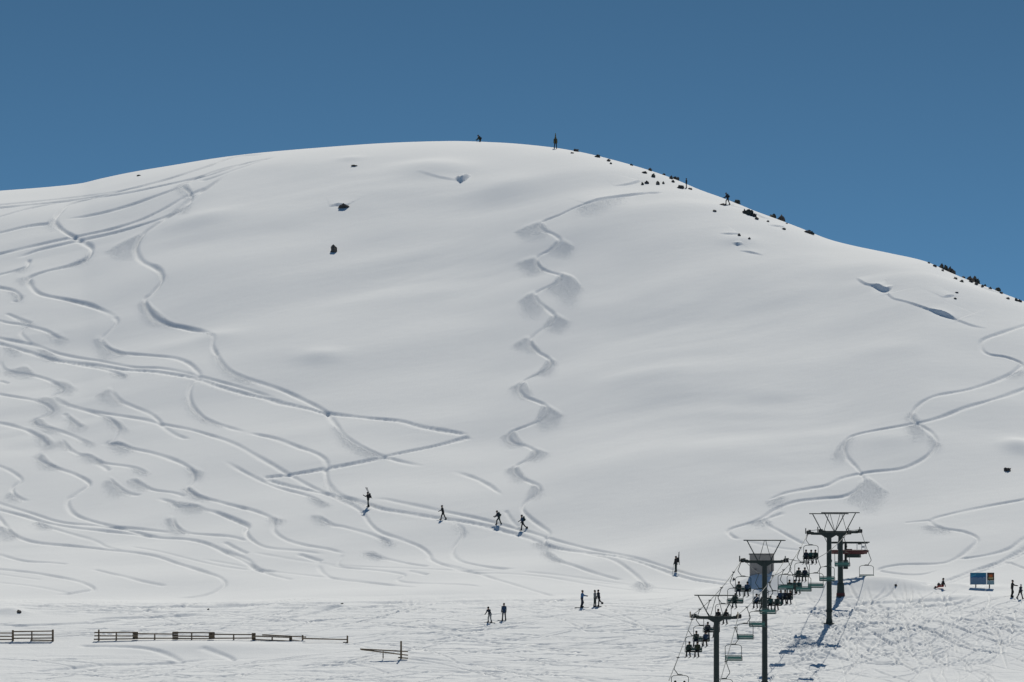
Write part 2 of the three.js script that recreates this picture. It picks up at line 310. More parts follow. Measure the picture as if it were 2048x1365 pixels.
G('P', [106, 798, 139, 811, 195, 823, 278, 834, 320, 843, 390, 859, 455, 883, 510, 912, 583, 951, 638, 980, 678, 1002, 711, 1019, 726, 1030, 741, 1050, 763, 1066, 803, 1077, 840, 1088, 858, 1101, 862, 1112, 887, 1127, 931, 1143, 1000, 1154], { w: 0.24, d: 0.19, taper: 0.04 });
// left field
const LF = [
  ['Z2', [-90, 60, 0, 80, 60, 95, 180, 115, 320, 150, 400, 190, 460, 205], MID], ['Z2', [40, 30, 80, 45, 150, 75, 230, 105], MID], ['Z2', [190, 120, 150, 170, 230, 240], THIN],
  ['Z2', [0, 340, 20, 390, 100, 425, 200, 440, 330, 480, 400, 520, 450, 560, 400, 600, 330, 650], MID], ['Z2', [480, 360, 700, 400, 800, 430, 870, 470, 890, 500], MID],
  ['Z2', [-80, 585, 0, 600, 100, 620, 250, 655, 340, 690, 370, 720, 300, 760, 240, 790, 300, 830, 400, 855, 520, 890, 620, 930, 680, 950], MID],
  ['Z2', [790, 580, 860, 655, 950, 690, 1060, 725, 1130, 770, 1170, 820, 1250, 875, 1370, 925], MID], ['Z2', [460, 735, 520, 790, 580, 840], MID],
  ['Z2', [560, 700, 680, 735, 780, 770, 840, 820, 850, 850, 810, 910, 770, 935, 860, 940, 950, 970, 1100, 1010, 1280, 1080, 1380, 1145, 1390, 1200, 1340, 1260, 1400, 1310, 1540, 1360], MID],
  ['Z2', [-80, 800, 0, 805, 100, 825, 220, 870, 300, 920, 350, 970], BIG], ['Z2', [420, 930, 450, 925, 500, 985, 570, 1020, 640, 1030, 740, 1075, 920, 1105, 1000, 1130, 1060, 1165], MID], ['Z2', [680, 1065, 750, 1105, 780, 1140], MID],
  ['Z2', [310, 1010, 270, 1060, 340, 1100, 430, 1130, 550, 1170, 640, 1230, 560, 1290, 480, 1340], BIG], ['Z2', [-60, 1110, 0, 1130, 80, 1160, 150, 1210, 90, 1260, 110, 1310, 210, 1350], MID],
  ['Z2', [780, 1195, 860, 1260, 930, 1295, 1020, 1310], MID], ['Z2', [940, 1200, 1080, 1265, 1240, 1295, 1340, 1330], MID], ['Z2', [0, 495, 60, 520], MID],
  ['Z3', [640, 390, 560, 450, 560, 510, 620, 570, 750, 630, 900, 680, 1080, 725, 1300, 785, 1480, 805, 1650, 850, 1800, 910, 2048, 1020, 2200, 1075], BIG], ['Z3', [-120, 460, 0, 490, 150, 530, 300, 570, 500, 630, 700, 665, 900, 690, 1150, 710, 1450, 750], MID],
  ['Z3', [-120, 515, 0, 540, 200, 580, 400, 640, 650, 700, 850, 725, 1150, 760, 1300, 785], MID], ['Z3', [-40, 560, 0, 610, 50, 680, 100, 750, 200, 800, 350, 830, 600, 850, 850, 890, 1000, 920, 1250, 965, 1500, 1040, 1700, 1095, 1810, 1130, 1840, 1165, 1750, 1215, 1600, 1250, 1400, 1270], { w: 0.26, d: 0.22, taper: 0.05 }],
  ['Z3', [300, 640, 400, 680, 550, 740, 780, 810, 880, 870, 1000, 915], THIN], ['Z3', [-120, 915, 0, 935, 200, 985, 400, 1010, 570, 1035], MID], ['Z3', [-120, 1045, 0, 1065, 300, 1105, 550, 1155, 760, 1220, 650, 1245, 430, 1270], MID], ['Z3', [760, 1080, 950, 1130, 1150, 1170, 1380, 1190], MID],
  ['Z3', [-100, 1090, 0, 1110, 350, 1160], FAINT], ['Z3', [-60, 1170, 200, 1200, 600, 1260], FAINT], ['Z3', [1410, 620, 1450, 700, 1530, 750, 1680, 780, 1900, 815, 2048, 850], MID], ['Z3', [1280, 455, 1400, 490, 1450, 530, 1600, 530, 1680, 560, 1800, 590, 1900, 640, 2030, 710, 2010, 780, 2060, 850], MID],
  ['Z3', [1500, 360, 1620, 440, 1780, 490, 1950, 540, 2048, 570], MID], ['Z3', [1840, 855, 1940, 905, 2035, 945], MID], ['Z3', [1050, 870, 1500, 980, 1800, 1040, 2100, 1060], FAINT],
  ['Z4', [60, 870, 130, 895, 200, 925, 255, 970, 250, 1000, 280, 1045, 370, 1085, 560, 1100, 700, 1115], MID], ['Z4', [100, 825, 200, 850, 320, 890, 400, 940, 405, 1000, 470, 1040, 580, 1070, 720, 1090, 800, 1110], MID], ['Z4', [640, 920, 720, 960, 780, 970, 900, 1000, 1000, 1030, 1050, 1050], MID],
  ['Z4', [900, 1100, 1000, 1120, 1160, 1160, 1260, 1180], MID], ['Z4', [130, 1100, 260, 1150, 310, 1190, 430, 1200], MID], ['Z4', [300, 1190, 400, 1220, 510, 1245], THIN], ['Z4', [540, 1115, 670, 1145], MID], ['Z4', [650, 1160, 670, 1200, 750, 1240, 1000, 1275, 1200, 1310], THIN],
  ['Z4', [680, 1160, 900, 1185, 1110, 1225, 1080, 1255, 1180, 1275, 1450, 1300, 1540, 1320], THIN], ['Z4', [1140, 1205, 1250, 1230], MID], ['Z4', [270, 1110, 500, 1140, 900, 1170, 1300, 1200, 1640, 1215], FAINT], ['Z4', [0, 1150, 300, 1190, 700, 1230, 1100, 1290], FAINT], ['Z4', [780, 1110, 760, 1160, 900, 1180], FAINT],
  // upper left
  ['Z1', [-150, 480, 0, 465, 200, 440, 400, 415, 700, 375, 900, 330, 1150, 265, 1400, 185, 1600, 115, 1830, 95], BIG], ['Z1', [-150, 460, 0, 445, 350, 400, 800, 350, 1100, 290], THIN], ['Z1', [-150, 570, 0, 530, 250, 455, 500, 410], THIN], ['Z1', [-150, 650, 0, 625, 200, 585, 350, 570], MID],
  ['Z1', [430, 550, 600, 525, 800, 480, 1000, 420, 1200, 350, 1300, 290, 1500, 210, 1700, 160, 1900, 115], MID], ['Z1', [-150, 790, 0, 760, 300, 700, 600, 640, 900, 560, 1100, 480, 1290, 385, 1450, 320], MID], ['Z1', [100, 790, 250, 740, 500, 690, 800, 620, 1050, 550, 1200, 490, 1290, 430, 1300, 380, 1230, 330], MID],
  ['Z1', [-100, 920, 0, 895, 100, 870, 180, 840, 200, 790], MID], ['Z1', [-80, 975, 0, 995, 80, 1020, 130, 1060, 130, 1090, 70, 1110], MID], ['Z1', [1350, 300, 1500, 255, 1700, 185, 1850, 130], THIN],
];
for (const [z, a, o] of LF) G(z, a, o);
const LFAN = [
  ['Z2', [130, 60, 230, 105, 190, 120]], ['Z2', [330, 155, 480, 200, 410, 225, 390, 190]], ['Z2', [280, 265, 340, 270, 400, 320, 380, 335, 300, 315]], ['Z2', [30, 250, 110, 260, 120, 310, 60, 290]], ['Z2', [0, 370, 60, 415, 180, 380, 240, 450, 60, 440]],
  ['Z2', [380, 495, 500, 520, 520, 570, 440, 590]], ['Z2', [790, 430, 905, 470, 890, 510, 840, 470]], ['Z2', [270, 640, 360, 630, 420, 710, 360, 735]], ['Z2', [225, 790, 290, 760, 330, 820, 430, 860, 330, 860]], ['Z2', [570, 900, 680, 945, 630, 945]],
  ['Z2', [700, 620, 790, 570, 820, 630, 880, 665, 790, 660]], ['Z2', [370, 630, 420, 630, 520, 690]], ['Z2', [470, 740, 540, 780, 610, 840, 500, 835, 520, 800]], ['Z2', [730, 745, 860, 800, 910, 860, 840, 840]], ['Z2', [765, 930, 850, 920, 950, 970, 880, 995]],
  ['Z2', [1340, 1110, 1450, 1160, 1420, 1200, 1370, 1160]], ['Z2', [1320, 1270, 1360, 1250, 1420, 1310, 1500, 1350, 1400, 1330]], ['Z2', [230, 870, 320, 900, 400, 960, 330, 985]], ['Z2', [415, 940, 450, 915, 500, 985]], ['Z2', [560, 1020, 630, 1010, 750, 1075, 640, 1065]],
  ['Z2', [940, 1105, 1065, 1160, 1010, 1160]], ['Z2', [260, 1060, 300, 1010, 340, 1080, 430, 1130, 290, 1105]], ['Z2', [40, 1320, 90, 1280, 140, 1330]], ['Z2', [750, 1240, 790, 1190, 850, 1250, 930, 1290, 800, 1295]], ['Z2', [910, 1215, 980, 1195, 1060, 1250, 1000, 1250]],
  ['Z3', [1370, 640, 1410, 620, 1480, 720, 1520, 750, 1390, 720]], ['Z3', [1390, 480, 1600, 515, 1680, 565, 1480, 550]], ['Z3', [0, 680, 80, 700, 130, 780, 0, 780]], ['Z3', [300, 630, 360, 640, 400, 690, 320, 680]],
  ['Z4', [610, 920, 650, 915, 720, 960, 650, 945]], ['Z4', [380, 920, 460, 945, 400, 960]], ['Z4', [990, 1015, 1060, 1050, 1000, 1050]], ['Z4', [890, 1095, 950, 1090, 1010, 1120, 930, 1110]], ['Z1', [1200, 345, 1270, 300, 1310, 385, 1220, 375]], ['Z1', [60, 1020, 145, 1070, 120, 1110]], ['Z1', [1190, 480, 1300, 430, 1270, 500]], ['Z1', [100, 880, 190, 830, 170, 870]],
];
for (const [z, a] of LFAN) S(z, a, 0.13, 6);
// right side
for (const [a, o] of [
  [[1360, 245, 1301, 260, 1220, 285, 1140, 315, 1130, 345, 1160, 370, 1230, 380, 1290, 405, 1275, 430, 1220, 465, 1080, 520, 950, 550, 880, 585, 850, 630, 880, 660, 930, 690, 950, 730, 920, 775, 860, 810, 800, 830, 680, 845, 580, 870, 510, 905, 440, 920, 340, 940, 270, 970], { w: 0.23, d: 0.21, taper: 0.02 }],
  [[1370, 480, 1301, 510, 1180, 560, 1050, 600, 950, 635, 850, 660, 700, 690, 610, 715, 580, 750, 590, 790, 630, 830, 655, 870, 640, 910, 580, 940, 480, 955, 380, 970, 300, 1000, 230, 1045, 120, 1085, 130, 1115, 170, 1130], { w: 0.23, d: 0.21, taper: 0.02 }],
  [[340, 1010, 260, 1050, 330, 1095, 430, 1140], MID], [[1380, 950, 1301, 965, 1150, 990, 1000, 1020, 930, 1045, 960, 1075, 1060, 1095, 1115, 1130, 1080, 1170, 1020, 1205, 960, 1220, 800, 1225, 720, 1245, 820, 1265, 900, 1265, 970, 1245], MID],
  [[1360, 1100, 1301, 1125, 1240, 1165, 1150, 1190, 1030, 1205], MID], [[1360, 1140, 1301, 1165, 1200, 1215, 1100, 1250, 960, 1310, 900, 1340], BOOT], [[1360, 1155, 1301, 1178, 1210, 1222, 1110, 1262, 970, 1322], MID], [[1230, 1210, 1301, 1240, 1360, 1265], MID],
  [[170, 1130, 300, 1150, 420, 1160], FAINT], [[820, 1055, 930, 1045], FAINT]]) G('Z7', a, o);
for (const f of [[600, 960, 640, 900, 670, 870, 740, 920, 720, 965], [550, 800, 560, 750, 610, 715, 580, 790], [840, 640, 850, 600, 885, 655], [840, 670, 880, 660, 900, 700, 850, 720], [1230, 460, 1290, 430, 1301, 450], [900, 1070, 960, 1065, 1000, 1090, 940, 1090], [265, 975, 330, 950, 330, 980], [200, 1055, 260, 1030, 280, 1060], [920, 700, 960, 740, 930, 760]]) S('Z7', f, 0.1, 7);
// wind lips and scoops
scarp([[830, 350], [870, 358], [905, 362], [915, 363]], [0.04, 0.14, 0.2, 0.1], 2.4, 0.5, 0.1); scarp([[908, 357], [916, 363], [922, 366], [930, 362], [943, 351]], [0.05, 0.85, 1.15, 0.9, 0.05], 1.3, 0.25, 0.0);
scarp([[1712, 557], [1728, 569], [1750, 574], [1768, 582], [1780, 580], [1788, 573]], [0.06, 0.22, 0.22, 0.62, 0.5, 0.05], 1.5, 0.22);
scarp([[1774, 588], [1786, 598], [1810, 605], [1850, 617], [1880, 627], [1900, 634], [1914, 640]], [0.2, 0.14, 0.14, 0.19, 0.24, 0.6, 0.1], 1.5, 0.2);
scarp([[1914, 641], [1945, 652], [1975, 657]], [0.2, 0.16, 0.03], 3, 0.6);
scarp([[1465, 487], [1475, 490], [1487, 489]], [0.08, 0.32, 0.12], 1.2, 0.2); scarp([[1478, 500], [1500, 504], [1525, 510]], [0.03, 0.2, 0.04], 1.6, 0.3); scarp([[1440, 469], [1462, 471], [1480, 470]], [0.05, 0.18, 0.15], 2, 0.2);
scarp([[1540, 454], [1558, 456], [1570, 458]], [0.05, 0.2, 0.2], 1.5, 0.2); scarp([[1888, 600], [1902, 598], [1912, 597]], [0.1, 0.22, 0.1], 1.5, 0.2); scarp([[1230, 366], [1258, 364], [1282, 359]], [0.05, 0.22, 0.2], 1.6, 0.25);
scarp([[660, 412], [676, 410], [690, 412]], [0.1, 0.3, 0.25], 1.6, 0.25); scarp([[1462, 415], [1490, 420], [1525, 438]], [0.1, 0.12, 0.2], 1.6, 0.2); scarp([[1935, 560], [1975, 582], [2010, 590]], [0.08, 0.2, 0.1], 1.8, 0.4);
scarp([[1170, 412], [1200, 405], [1245, 394], [1290, 386]], [0.1, 0.25, 0.2, 0.05], 2.2, 0.3);
// --- trampled, criss-crossed snow on the flat: hundreds of shallow arcs plus lumps
for (let i = I0 - 8; i <= I1 + 8; i++) for (let j = J1 - 30; j <= J2; j++) {
  const k = i * NJ + j, x = X[k], z = Z[k], px = cols[i], py = PY[k];
  const zone = sstep(-6, 16, py - footY(px) - 9 * noise2(px * 0.012, 3) - 4 * noise2(px * 0.05, 9));
  if (zone <= 0) continue;
  let calm = 1;   // smooth lenses that nobody skied on
  calm *= 1 - 0.92 * Math.exp(-Math.pow((px - 330) / 300, 4) - Math.pow((py - 1297 - (px - 330) * 0.01) / 19, 4));
  calm *= 1 - 0.8 * Math.exp(-Math.pow((px - 90) / 200, 4) - Math.pow((py - 1240) / 12, 4));
  calm *= 0.45 + 0.55 * sstep(-0.25, 0.3, noise2(x * 0.09 + 4, z * 0.16));
  let h = 0.10 * noise2(x * 0.3, z * 0.42 + 8) + 0.05 * noise2(x * 0.9 + 5, z * 0.9) + 0.045 * noise2(x * 2.4, z * 1.9 + 2);
  h += 0.11 * noise2(x * 0.13 + z * 0.06 + 3, z * 1.1 - x * 0.05) * sstep(1700, 1400, px) * (px < 950 ? 1 + 0.8 * sstep(1268, 1240, py) * sstep(950, 750, px) : 1);
  if (px < 1150) h *= 1 + 0.9 * Math.exp(-Math.pow((py - footY(px) - 13) / 11, 2));
  if (px > 1500) h += 0.05 * noise2(x * 0.42 + 2, z * 0.34) * sstep(1500, 1650, px) * sstep(1205, 1235, py) * sstep(1390, 1330, py);
  DISP[k] += h * zone * calm;
}
for (let n = 0; n < 900; n++) {
  const right = n % 3 === 0;
  let px = right ? rr(1540, 2110) : rr(-60, 1620), py = right ? 1212 + 130 * Math.pow(rnd(), 1.2) : rr(1199, 1388);
  if (!right && py > 1281 && py < 1318 && px < 660) continue;
  if (!right && py > 1228 && py < 1252 && px < 190) continue;
  let ang = right ? (rnd() < 0.6 ? rr(-0.7, 0.7) : rr(0, Math.PI * 2)) : rr(-0.2, 0.2) + (px < 700 ? -0.12 : 0.05), cur = right ? rr(-0.02, 0.02) : rr(-0.004, 0.004);
  const len = right ? rr(70, 260) : rr(60, 380), pts = [];
  for (let q = 0; q <= len; q += 14) { pts.push([px, py]); px += Math.cos(ang) * 14; py += Math.sin(ang) * 14 * (right ? 0.5 : 0.35); ang += cur * 14; }
  while (pts.length && (pts[pts.length - 1][1] < footY(pts[pts.length - 1][0]) + 3 || pts[pts.length - 1][1] > 1397)) pts.pop();
  if (pts.length < 3 || pts.some(p => p[1] < footY(p[0]) + 3 || p[1] > 1397 || (p[0] < 640 && p[1] > 1284 && p[1] < 1312 && p[0] > 180))) continue;
  groove(pts, { asym: 0.2, w: rr(0.1, 0.17), d: right ? rr(0.06, 0.17) : rr(0.05, 0.15), taper: 0.2, berm: 0.35 });
}
ZOOM.R = [1600, 1130, 4.571];
for (const a of [[330, 640, 480, 560, 700, 540, 940, 560, 1150, 600, 1350, 680, 1450, 720], [420, 700, 520, 600, 700, 550, 850, 545], [500, 740, 620, 640, 720, 660, 640, 750], [700, 640, 850, 740], [640, 770, 750, 680, 850, 760], [520, 700, 700, 830, 860, 800], [1050, 570, 1250, 640, 1500, 760, 1850, 810], [1180, 540, 1450, 600, 1700, 680, 1930, 740], [1100, 520, 1350, 560, 1600, 650], [250, 620, 400, 740, 560, 840, 720, 900], [940, 580, 880, 760, 960, 880], [300, 650, 430, 560, 600, 520], [1350, 500, 1700, 560, 2000, 640], [1450, 440, 1800, 480, 2048, 560], [100, 800, 300, 850, 600, 900, 1000, 900], [1120, 860, 1250, 790, 1330, 760], [1240, 880, 1320, 820], [1060, 760, 1200, 680], [1000, 600, 1000, 720, 1060, 860], [760, 640, 880, 600, 960, 600]]) G('R', a, { w: 0.19, d: 0.2, taper: 0.12, asym: 0.5, berm: 0.25 });
for (const a of [[150, 1292, 260, 1298, 330, 1308, 370, 1325], [60, 1345, 200, 1330, 300, 1326, 420, 1318], [400, 1300, 455, 1312, 470, 1322], [0, 1252, 150, 1246, 300, 1232, 420, 1226], [180, 1248, 200, 1236, 330, 1230], [520, 1245, 600, 1230, 690, 1216, 820, 1213], [0, 1214, 300, 1212, 700, 1206, 1100, 1204, 1300, 1198], [1640, 1238, 1760, 1222, 1900, 1212, 1960, 1200], [1560, 1226, 1700, 1212, 1850, 1206, 1940, 1203]]) G('P', a, { w: 0.3, d: 0.2, taper: 0.1 });
S('P', [1590, 1282, 1625, 1278, 1640, 1290, 1600, 1300, 1580, 1292], 0.22, 8);

// --- final surface and mesh
for (let k = 0; k < NI * NJ; k++) Y[k] += DISP[k];
{
  const pos = new Float32Array(NI * NJ * 3), uv = new Float32Array(NI * NJ * 2);
  for (let k = 0; k < NI * NJ; k++) { pos[3 * k] = X[k]; pos[3 * k + 1] = Y[k]; pos[3 * k + 2] = Z[k]; uv[2 * k] = X[k] / 4; uv[2 * k + 1] = Z[k] / 4; }
  const idx = new Uint32Array((NI - 1) * (NJ - 1) * 6); let o = 0;
  for (let i = 0; i < NI - 1; i++) for (let j = 0; j < NJ - 1; j++) {
    const a = i * NJ + j, b = a + 1, c = a + NJ, d = c + 1;
    idx[o++] = a; idx[o++] = b; idx[o++] = c; idx[o++] = c; idx[o++] = b; idx[o++] = d;
  }
  const g = new THREE.BufferGeometry();
  g.setAttribute('position', new THREE.BufferAttribute(pos, 3)); g.setAttribute('uv', new THREE.BufferAttribute(uv, 2)); g.setIndex(new THREE.BufferAttribute(idx, 1));
  g.computeVertexNormals();
  // fine grain of wind-packed snow
  const n = 512, data = new Uint8Array(n * n * 4);
  for (let y = 0; y < n; y++) for (let x = 0; x < n; x++) { const v = clamp(128 + 55 * (rnd() - 0.5) + 70 * noise2(x * 16 / n, y * 16 / n) , 0, 255); data.set([v, v, v, 255], (y * n + x) * 4); }
  const t = new THREE.DataTexture(data, n, n); t.wrapS = t.wrapT = THREE.RepeatWrapping; t.magFilter = THREE.LinearFilter; t.minFilter = THREE.LinearMipmapLinearFilter; t.generateMipmaps = true; t.needsUpdate = true;
  const m = new THREE.MeshStandardMaterial({ color: new THREE.Color().setRGB(0.80, 0.81, 0.82), roughness: 0.92, metalness: 0, bumpMap: t, bumpScale: 0.02 });
  const hill = new THREE.Mesh(g, m); hill.name = 'snow_hill'; hill.castShadow = hill.receiveShadow = true;
  hill.userData = { kind: 'structure', label: 'smooth snow covered hill scored by winding ski tracks', category: 'hill' };
  scene.add(hill);
  // loose snow thrown out of the turns
  const surf = (px, py) => { const fi = clamp(colOf(px), 0, NI - 2), i = Math.floor(fi), u = fi - i, fj = clamp(rowOf(px, py), 0, NJ - 2), j = Math.floor(fj), v = fj - j, k = i * NJ + j; const q = A => lerp(lerp(A[k], A[k + 1], v), lerp(A[k + NJ], A[k + NJ + 1], v), u); return [q(X), q(Y), q(Z)]; };
  const cg = new THREE.IcosahedronGeometry(1, 0), cp = cg.attributes.position; for (let i = 0; i < cp.count; i++) { const x = cp.getX(i), y = cp.getY(i), z = cp.getZ(i), r = 1 + 0.5 * noise2(x * 1.3 + z + 5, y * 1.3 - z); cp.setXYZ(i, x * r, y * r * 0.8, z * r); } cg.computeVertexNormals();
  const inst = new THREE.InstancedMesh(cg, m, CLUMPS.length), M4 = new THREE.Matrix4(), Qt = new THREE.Quaternion(), E = new THREE.Euler();
  CLUMPS.forEach(([px, py, r], i) => { const p = surf(clamp(px, PX0, PX1), py); E.set(rr(0, 6), rr(0, 6), rr(0, 6)); Qt.setFromEuler(E); M4.compose(new THREE.Vector3(p[0], p[1] + r * 0.55, p[2]), Qt, new THREE.Vector3(r * rr(0.8, 1.4), r, r * rr(0.8, 1.3))); inst.setMatrixAt(i, M4); });
  inst.name = 'snow_clumps'; inst.castShadow = inst.receiveShadow = true; inst.userData = { kind: 'stuff', label: 'loose snow crumbs sprayed out of the ski turns', category: 'snow' };
  scene.add(inst); console.log('clumps', CLUMPS.length);
}
function groundAt(px, py) { // the visible snow point at photo pixel (px, py)
  const fi = clamp(colOf(px), 0, NI - 2), i = Math.floor(fi), t = fi - i;
  const P = j => { const a = i * NJ + j, b = a + NJ; return [lerp(X[a], X[b], t), lerp(Y[a], Y[b], t), lerp(Z[a], Z[b], t)]; };
  let last = P(J2);
  for (let j = J2; j >= J0; j--) { const p = P(j); if (project(...p)[1] <= py) { const ya = project(...last)[1], yb = project(...p)[1], f = ya === yb ? 0 : clamp((ya - py) / (ya - yb), 0, 1); return new THREE.Vector3(lerp(last[0], p[0], f), lerp(last[1], p[1], f), lerp(last[2], p[2], f)); } last = p; }
  return new THREE.Vector3(...P(J0));
}
function snowAt(x, z) { // height of the snow at a ground position
  const D = -z, fi = clamp(CXP + x / D * FOC, cols[0], cols[NI - 1]);
  let i = clamp(Math.floor(colOf(fi)), 0, NI - 2), best = null;
  const t = clamp(colOf(fi) - i, 0, 1);
  for (let j = 1; j < NJ; j++) { const a = i * NJ + j, b = a - 1; const za = lerp(Z[a], Z[a + NJ], t), zb = lerp(Z[b], Z[b + NJ], t); if (za >= z && zb <= z) { const f = (z - zb) / (za - zb || 1); return lerp(lerp(Y[b], Y[b + NJ], t), lerp(Y[a], Y[a + NJ], t), f); } }
  return -20;
}
// ------------------------------------------------------------------ object helpers
const V3 = (x, y, z) => new THREE.Vector3(x, y, z);
const mat = (r, g, b, rough = 0.7, metal = 0, extra = {}) => new THREE.MeshStandardMaterial({ color: new THREE.Color().setRGB(r, g, b), roughness: rough, metalness: metal, ...extra });
const used = {};
function numbered(n) { used[n] = (used[n] || 0) + 1; return used[n] === 1 ? n : n + '_' + String(used[n] - 1).padStart(3, '0'); }
function part(name, geo, m, parent) {
  const g = Array.isArray(geo) ? (geo.length > 1 ? mergeGeometries(geo.map(q => q.index ? q.toNonIndexed() : q)) : geo[0]) : geo;
  const o = new THREE.Mesh(g, m); o.name = name; o.castShadow = o.receiveShadow = true; parent.add(o); return o;
}
function thing(name, label, category, pos, turn = 0, group) {
  const o = new THREE.Group(); o.name = numbered(name); if (pos) o.position.copy(pos); o.rotation.y = turn;
  o.userData = { label, category }; if (group) o.userData.group = group; scene.add(o); return o;
}
function solo(name, geo, m, label, category, pos, group) { const o = part(numbered(name), geo, m, scene); if (pos) o.position.copy(pos); o.userData = { label, category }; if (group) o.userData.group = group; return o; }
const bx = (w, h, d, x = 0, y = 0, z = 0, r = 0.012) => new RoundedBoxGeometry(w, h, d, 1, Math.min(r, w / 3, h / 3, d / 3)).translate(x, y, z);
function rod(a, b, r, r2 = r, seg = 8) { // tapered round bar from a to b
  const d = b.clone().sub(a), L = d.length(), g = new THREE.CylinderGeometry(r2, r, L, seg, 1);
  g.translate(0, L / 2, 0); g.applyQuaternion(new THREE.Quaternion().setFromUnitVectors(V3(0, 1, 0), d.normalize())); return g.translate(a.x, a.y, a.z);
}
function tube(pts, r, n = 24, seg = 6, closed = false) { return new THREE.TubeGeometry(new THREE.CatmullRomCurve3(pts, closed, 'catmullrom', 0.3), n, r, seg, closed); }
function polyTube(pts, r, seg = 6) { const p = new THREE.CurvePath(); for (let i = 0; i < pts.length - 1; i++) p.add(new THREE.LineCurve3(pts[i], pts[i + 1])); return pts.slice(1).map((q, i) => rod(pts[i], q, r, r, seg)); }

const PAINT = mat(0.008, 0.021, 0.018, 0.5), PAINT2 = mat(0.011, 0.029, 0.026, 0.55), STEEL = mat(0.16, 0.17, 0.17, 0.45, 0.7), DARKSTEEL = mat(0.05, 0.055, 0.055, 0.5, 0.5);
const RUBBER = mat(0.012, 0.012, 0.013, 0.85), TEAL = mat(0.06, 0.18, 0.155, 0.55), DTEAL = mat(0.025, 0.085, 0.075, 0.55), RED = mat(0.07, 0.013, 0.014, 0.7), PINE = mat(0.42, 0.33, 0.20, 0.8);

// ------------------------------------------------------------------ ski lift towers
const LIFT_YAW = -14 * RAD;                            // the lift line runs away from us and to the right
const TOWERS = [ // px, crossarm row, distance, base row on the snow (null: below the frame)
  { px: 1433, y: 1236, D: 487 }, { px: 1529.5, y: 1124, D: 509 }, { px: 1658.5, y: 1068, D: 543 }, { px: 1681.5, y: 1065, D: 556 }];
const LIFT_LABEL = ['dark green lift tower beside the two-seat chair with blue jacket rider', 'tall dark green lift tower standing in front of the grey hut', 'dark green lift tower casting a long blue shadow on snow', 'dark green lift tower with red padded base beside the bullwheel'];
const armPoints = [];
function armShape(w, h0, h1) { const s = new THREE.Shape(); s.moveTo(-w, h1 / 2); s.lineTo(w, h1 / 2); s.lineTo(w, -h1 / 2); s.lineTo(w * 0.42, -h1 / 2 - 0.02); s.lineTo(0.28, -h0); s.lineTo(-0.28, -h0); s.lineTo(-w * 0.42, -h1 / 2 - 0.02); s.lineTo(-w, -h1 / 2); s.closePath(); return new THREE.ExtrudeGeometry(s, { depth: 0.3, bevelEnabled: true, bevelSize: 0.02, bevelThickness: 0.02, bevelSegments: 1, steps: 1 }).translate(0, 0, -0.15); }
